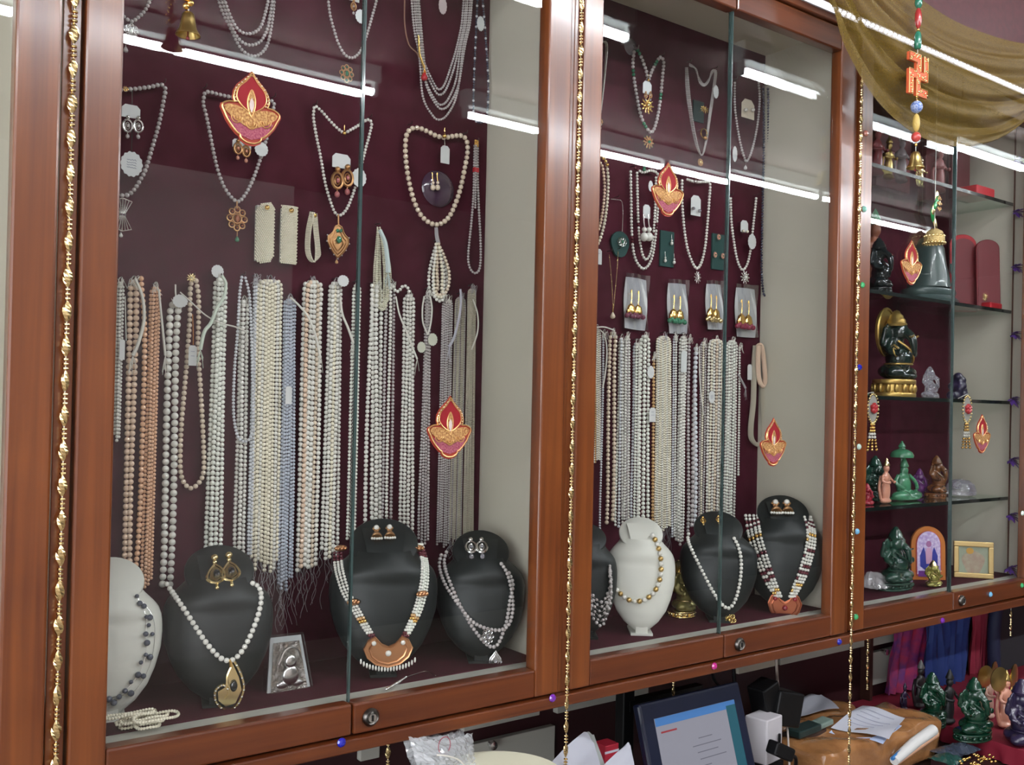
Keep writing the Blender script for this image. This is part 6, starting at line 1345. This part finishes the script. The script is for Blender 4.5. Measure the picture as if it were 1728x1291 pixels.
def paper(label, corners, m, cat='paper', name='paper_sheet', lift=0., n=9, lines=0):
    """corners: (px,py,y) x4 as tl,tr,br,bl"""
    c = [P(a, b, y) if y > 1 else PZ(a, b, y) for a, b, y in corners]; G = []
    for v in np.linspace(0, 1, n):
        G.append([(c[0]*(1-u)+c[1]*u)*(1-v)+(c[3]*(1-u)+c[2]*u)*v+np.array([0, 0, lift+.004*math.sin(u*5+v*4)]) for u in np.linspace(0, 1, n)])
    t = thing(name, label, cat, sum(c)/4); MB().grid(G, .0006).build('sheet', m, t)
    if lines:
        b = MB()
        for k in range(lines):
            v = .18+.64*k/lines; u0, u1 = .15, .5+.35*random.random(); q = [(c[0]*(1-u)+c[1]*u)*(1-v)+(c[3]*(1-u)+c[2]*u)*v+np.array([0, 0, lift+.0022+.004*math.sin(u*5+v*4)]) for u in np.linspace(u0, u1, 7)]; b.tube(q, .0007, 4)
        b.build('faint_print', mat('faint_print_ink', (.35, .36, .45), .6), t)
    return t
WPP = mat('white_paper', (.50, .51, .57), .7); BPP = mat('bluish_paper', (.42, .50, .68), .7)  # white toned down to stand in for the shade under the cabinets
paper('white papers lying folded on the large brown parcel', [(1456, 1194, .803), (1527, 1212, .803), (1500, 1252, 1.188), (1402, 1229, .803)], WPP, lift=.004, lines=5)
paper('pale blue sheet peeking out under the folded white papers', [(1450, 1198, .801), (1522, 1222, .801), (1490, 1257, 1.194), (1399, 1234, .801)], BPP)
paper('white sheet on the rear brown parcel beside the black charger', [(1358, 1178, .792), (1386, 1172, .792), (1416, 1199, .792), (1338, 1210, .792)], WPP, lift=.003)
p0 = P(1509, 1284, 1.175); p1 = P(1574, 1232, 1.20)
t = thing('rolled_newspaper', 'rolled newspaper with a peach and blue page lying on the large parcel', 'newspaper', (p0+p1)/2)
MB().tube([p0, (p0+p1)/2+np.array([0, 0, .004]), p1], [.010, .0125, .013], 12).build('roll', mat('newsprint', (.62, .62, .60), .7), t)
MB().tube([p0+np.array([.012, 0, -.004]), (p0+p1)/2+np.array([.014, 0, -.004]), p1+np.array([.010, 0, -.010])], [.007, .010, .010], 10).build('peach_page', mat('peach_paper', (.60, .33, .20), .7), t)
MB().tube([p0+np.array([-.008, 0, .006]), (p0+p1)/2+np.array([-.010, .0, .006])], [.004, .0065], 8).build('blue_page', mat('blue_print_paper', (.03, .16, .40), .6), t)
# charger, box, plug, cables
p = P(1317, 1190, 1.27); t = thing('charger_block', 'black power charger block hanging on its cable left of the white sheet', 'charger', p)
bev(MB().box(p-np.array([.045, .03, .036]), p+np.array([.035, .03, .034]), roty(.25)).build('charger_body', BLACKP, t, smooth=False), .004); bev(MB().box(p-np.array([.07, .02, .02]), p+np.array([-.02, .025, .055]), roty(-.3)).build('plug_body', BLACKP, t, smooth=False), .004)
MB().tube(smoothpath([P(1310, 1112, 1.33), P(1311, 1135, 1.32), P(1313, 1160, 1.29), p+np.array([0, 0, .03])], 5), .003, 6).build('cream_cable', mat('cream_cable_plastic', (.42, .36, .32), .5), t)
MB().tube(smoothpath([P(1328, 1218, 1.26), P(1330, 1250, 1.24), P(1332, 1291, 1.22), P(1333, 1330, 1.20)], 5), .0022, 6).build('lower_cable', MATS['cream_cable_plastic'], t)
p = P(1292, 1282, 1.24); t = thing('white_adapter_box', 'white boxy adapter with a dark slot below the black charger block', 'adapter', p)
bev(MB().box(p+np.array([-.032, -.02, 0]), p+np.array([.028, .03, .088]), rotz(.15)).build('casing', mat('lilac_white_plastic', (.50, .48, .50), .4), t, smooth=False), .003)
MB().box(p+np.array([.012, -.0235, .03]), p+np.array([.016, -.020, .055])).build('slot', BLACKP, t, smooth=False); MB().box(p+np.array([-.03, -.02, -.16]), p+np.array([.03, .03, -.001])).build('stand_block', BLACKP, t, smooth=False)
p = P(1318, 1268, 1.19); t = thing('black_plug', 'black plug with its cable in front of the white adapter box', 'plug', p)
bev(MB().box(p-np.array([.03, .012, .012]), p+np.array([.03, .014, .014]), roty(.45)).build('plug_head', BLACKP, t, smooth=False), .004); MB().tube(smoothpath([p+np.array([.025, 0, -.012]), p+np.array([.06, .01, -.03]), p+np.array([.08, .03, -.08]), np.array([p[0]+.09, 1.25, DT])], 5), .004, 7).build('cable', BLACKP, t)
p = P(1350, 1232, 1.30); t = thing('dark_handset', 'dark teal handset lying in front of the rear parcel', 'handset', p)
bev(MB().box(p-np.array([.028, .02, .008]), p+np.array([.05, .015, .008]), roty(-.05)).build('handset_body', mat('teal_black_plastic', (.015, .03, .028), .3), t, smooth=False), .003); bev(MB().box(p+np.array([.05, -.015, -.004]), p+np.array([.10, .015, .008]), roty(-.1)).build('pale_end', mat('pale_teal_plastic', (.16, .22, .19), .4), t, smooth=False), .003); MB().box(p+np.array([-.02, -.01, -.10]), p+np.array([.08, .03, -.009])).build('rest', MATS['dark_desk_laminate'], t, smooth=False)
# tablet
A = P(1104, 1216, 1.235); B = P(1238, 1178, 1.235); dn = np.array([0, -math.sin(.30), -math.cos(.30)]); L = .21
t = thing('tablet_computer', 'tablet computer in a dark blue case showing a pale document page', 'computer', (A+B)/2+dn*L)
rx = (B-A)/np.linalg.norm(B-A); rx[2] = 0; rx /= np.linalg.norm(rx); A = np.array([A[0], A[1], (A[2]+B[2])/2]); W_ = B[0]-A[0]
def tq(u0, u1, v0, v1, d0, d1, m, name):
    N = np.cross(rx, dn); N = N if N[1] < 0 else -N; b = MB()
    q = [A+rx*u+dn*v for u, v in ((u0, v0), (u1, v0), (u1, v1), (u0, v1))]
    v = [x+N*d1 for x in q]+[x+N*d0 for x in q]; b.add(v, [(0, 1, 2, 3), (7, 6, 5, 4), (0, 4, 5, 1), (1, 5, 6, 2), (2, 6, 7, 3), (3, 7, 4, 0)]); return b.build(name, m, t, smooth=False)
bev(tq(-.03, W_+.026, -.03, L+.03, -.020, -.001, mat('navy_case', (.003, .006, .022), .4, coat=.2), 'case'), .005)
def scr(n, c, e=1.): return mat(n, tuple(x*.3 for x in c), .25, emit=c, es=e*.5)
tq(0, W_, 0, L, -.001, .0004, scr('screen_page', (.30, .30, .35), .85), 'screen')
tq(0, W_, 0, .014, .0002, .0007, scr('screen_blue_bar', (.08, .22, .52), .8), 'title_bar'); tq(W_-.026, W_, .008, L, .0002, .0008, scr('screen_teal_bar', (.03, .12, .16), .8), 'side_bar')
b_ = [(.01, .05, .024, .027)]+[(random.uniform(.08, .11), random.uniform(.12, .17), .05+.012*k, .0515+.012*k) for k in range(9)]
for i, (u0, u1, v0, v1) in enumerate(b_): tq(u0, min(u1, W_-.03), v0, v1, .0004, .0009, scr('screen_red_text', (.35, .05, .06), .8) if i == 0 else scr('screen_text', (.16, .16, .20), .8), 'text_line')
MB().tube([np.array([(A[0]+B[0])/2, 1.30, DT+.012]), (A+B)/2+dn*L*.6+np.array([0, .02, 0])], .012, 8).build('stand_leg', BLACKP, t)
p = P(1056, 1200, 1.33); t = thing('monitor_arm', 'black bracket arm behind the left side of the tablet', 'bracket', (p[0], p[1], DT)); bev(boxo('upright', (p[0]-.014, 1.32, DT), (p[0]+.014, 1.345, 1.02), BLACKP, t, 0), .003); MB().box((p[0], 1.318, .93), (p[0]+.2, 1.338, .95), roty(.0)).build('cross_arm', BLACKP, t, smooth=False)
t = thing('router_arm', 'thin black bent rod above the tablet', 'rod', P(1205, 1150, 1.34)); MB().tube(smoothpath([P(1196, 1120, 1.345), P(1206, 1148, 1.34), P(1215, 1160, 1.335), P(1216, 1180, 1.33)], 5), .003, 6).build('rod', BLACKP, t); MB().tube([P(1237, 1110, 1.345), P(1240, 1160, 1.34)], .004, 6).build('rod', BLACKP, t)
# paper sheets, plastic bag and bowl at the bottom edge
paper('white sheet standing up at the bottom edge left of centre', [(985, 1236, 1.24), (1002, 1250, 1.24), (1016, 1310, 1.16), (905, 1312, 1.16)], WPP)
paper('grey card behind the standing white sheet', [(987, 1240, 1.26), (1002, 1236, 1.26), (1028, 1320, 1.20), (960, 1320, 1.20)], mat('grey_card', (.36, .38, .36), .6))
paper('pointed white sheet at the bottom edge beside the tablet', [(1058, 1258, 1.22), (1064, 1254, 1.22), (1074, 1320, 1.16), (985, 1325, 1.14)], WPP)
p = P(1025, 1258, 1.27); t = thing('red_carton', 'small red carton between the white sheets', 'carton', p); bev(boxo('carton_body', p-np.array([.014, .01, .09]), p+np.array([.018, .02, .004]), mat('red_print_card', (.40, .02, .04), .4), t, 0), .001); boxo('white_band', p-np.array([.0142, .0104, .010]), p+np.array([.0182, -.009, -.006]), WPP, t, 0)
t = thing('plastic_bag', 'crumpled clear plastic bag bulging below the left cabinet', 'bag', P(750, 1300, 1.16)); G = []
c = [P(689, 1243, 1.17), P(797, 1236, 1.17), P(806, 1330, 1.12), P(716, 1330, 1.12)]
for v in np.linspace(0, 1, 26): G.append([(c[0]*(1-u)+c[1]*u)*(1-v)+(c[3]*(1-u)+c[2]*u)*v+np.array([0, -.02*math.sin(math.pi*u)*math.sin(math.pi*min(1, v*1.4+.08))+random.uniform(-.0022, .0022), random.uniform(-.0015, .0015)-(.006*math.sin(math.pi*u) if v < .05 else 0)]) for u in np.linspace(0, 1, 26)])
MB().grid(G).build('front_film', mat('bag_film', (.55, .57, .58), .12, coat=1, alpha=.55), t, smooth=False)
MB().grid([[q+np.array([0, .022, 0]) for q in r] for r in G[::-1]]).build('back_film', mat('bag_film'), t, smooth=False)
MB().tube([P(750, 1258, 1.14)+np.array([.010*math.cos(a), 0, .012*math.sin(a)]) for a in np.linspace(0, 6.283, 18)], .0006, 5).build('red_ring_print', mat('red_thread', (.25, .03, .05), .6), t)
MB().tube(smoothpath([P(737, 1274, 1.135), P(755, 1276, 1.13), P(775, 1283, 1.13), P(790, 1300, 1.13)], 5), .0012, 5).build('white_string', THREAD, t)
p = P(838, 1279, 1.13)-np.array([0, 0, .0]); t = thing('cream_bowl', 'cream rim of a bowl behind the plastic bag at the bottom edge', 'bowl', p-np.array([0, 0, .06]))
MB().lathe([(0, -.06), (.04, -.06), (.085, -.02), (.098, 0), (.102, .001), (.100, -.004), (.09, -.02), (.05, -.064), (0, -.064)], p+np.array([-.004, .0, -.026]), rotx(-.02) @ roty(-.02), 40).build('bowl_body', mat('cream_melamine', (.62, .60, .46), .35), t)
# bits at the bottom right
p = PZ(1612, 1277, .72); t = thing('dark_pouches', 'dark green and blue glossy pouches at the bottom right of the parcel', 'pouch', p)
for k in range(3):
    c = p+np.array([.03*k-.03, .012*(k % 2), .006*k]); MB().grid([[c+np.array([u*.035, v*.03, .012*(1-u*u)*(1-v*v)+random.uniform(0, .003)]) for u in np.linspace(-1, 1, 10)] for v in np.linspace(-1, 1, 8)], .0008).build('pouch', mat('green_pouch', (.015, .06, .05), .2, coat=.8) if k == 0 else mat('slate_pouch', (.04, .05, .075), .2, coat=.8), t, smooth=False)
MB().box(p+np.array([-.05, -.03, -.02]), p+np.array([.06, .03, -.002])).build('tray', DARKM, t, smooth=False)
p = PZ(1655, 1291, .725); t = thing('gold_jewellery_heap', 'heap of small gold trinkets at the bottom edge right of the dark pouches', 'jewellery', p); b = MB()
for k in range(40): b.ell(p+np.array([random.uniform(-.05, .05), random.uniform(-.01, .03), random.uniform(0, .012)]), (random.uniform(.003, .007), .003, .003), 1)
b.build('trinkets', GOLD, t); tag(t, kind=None)
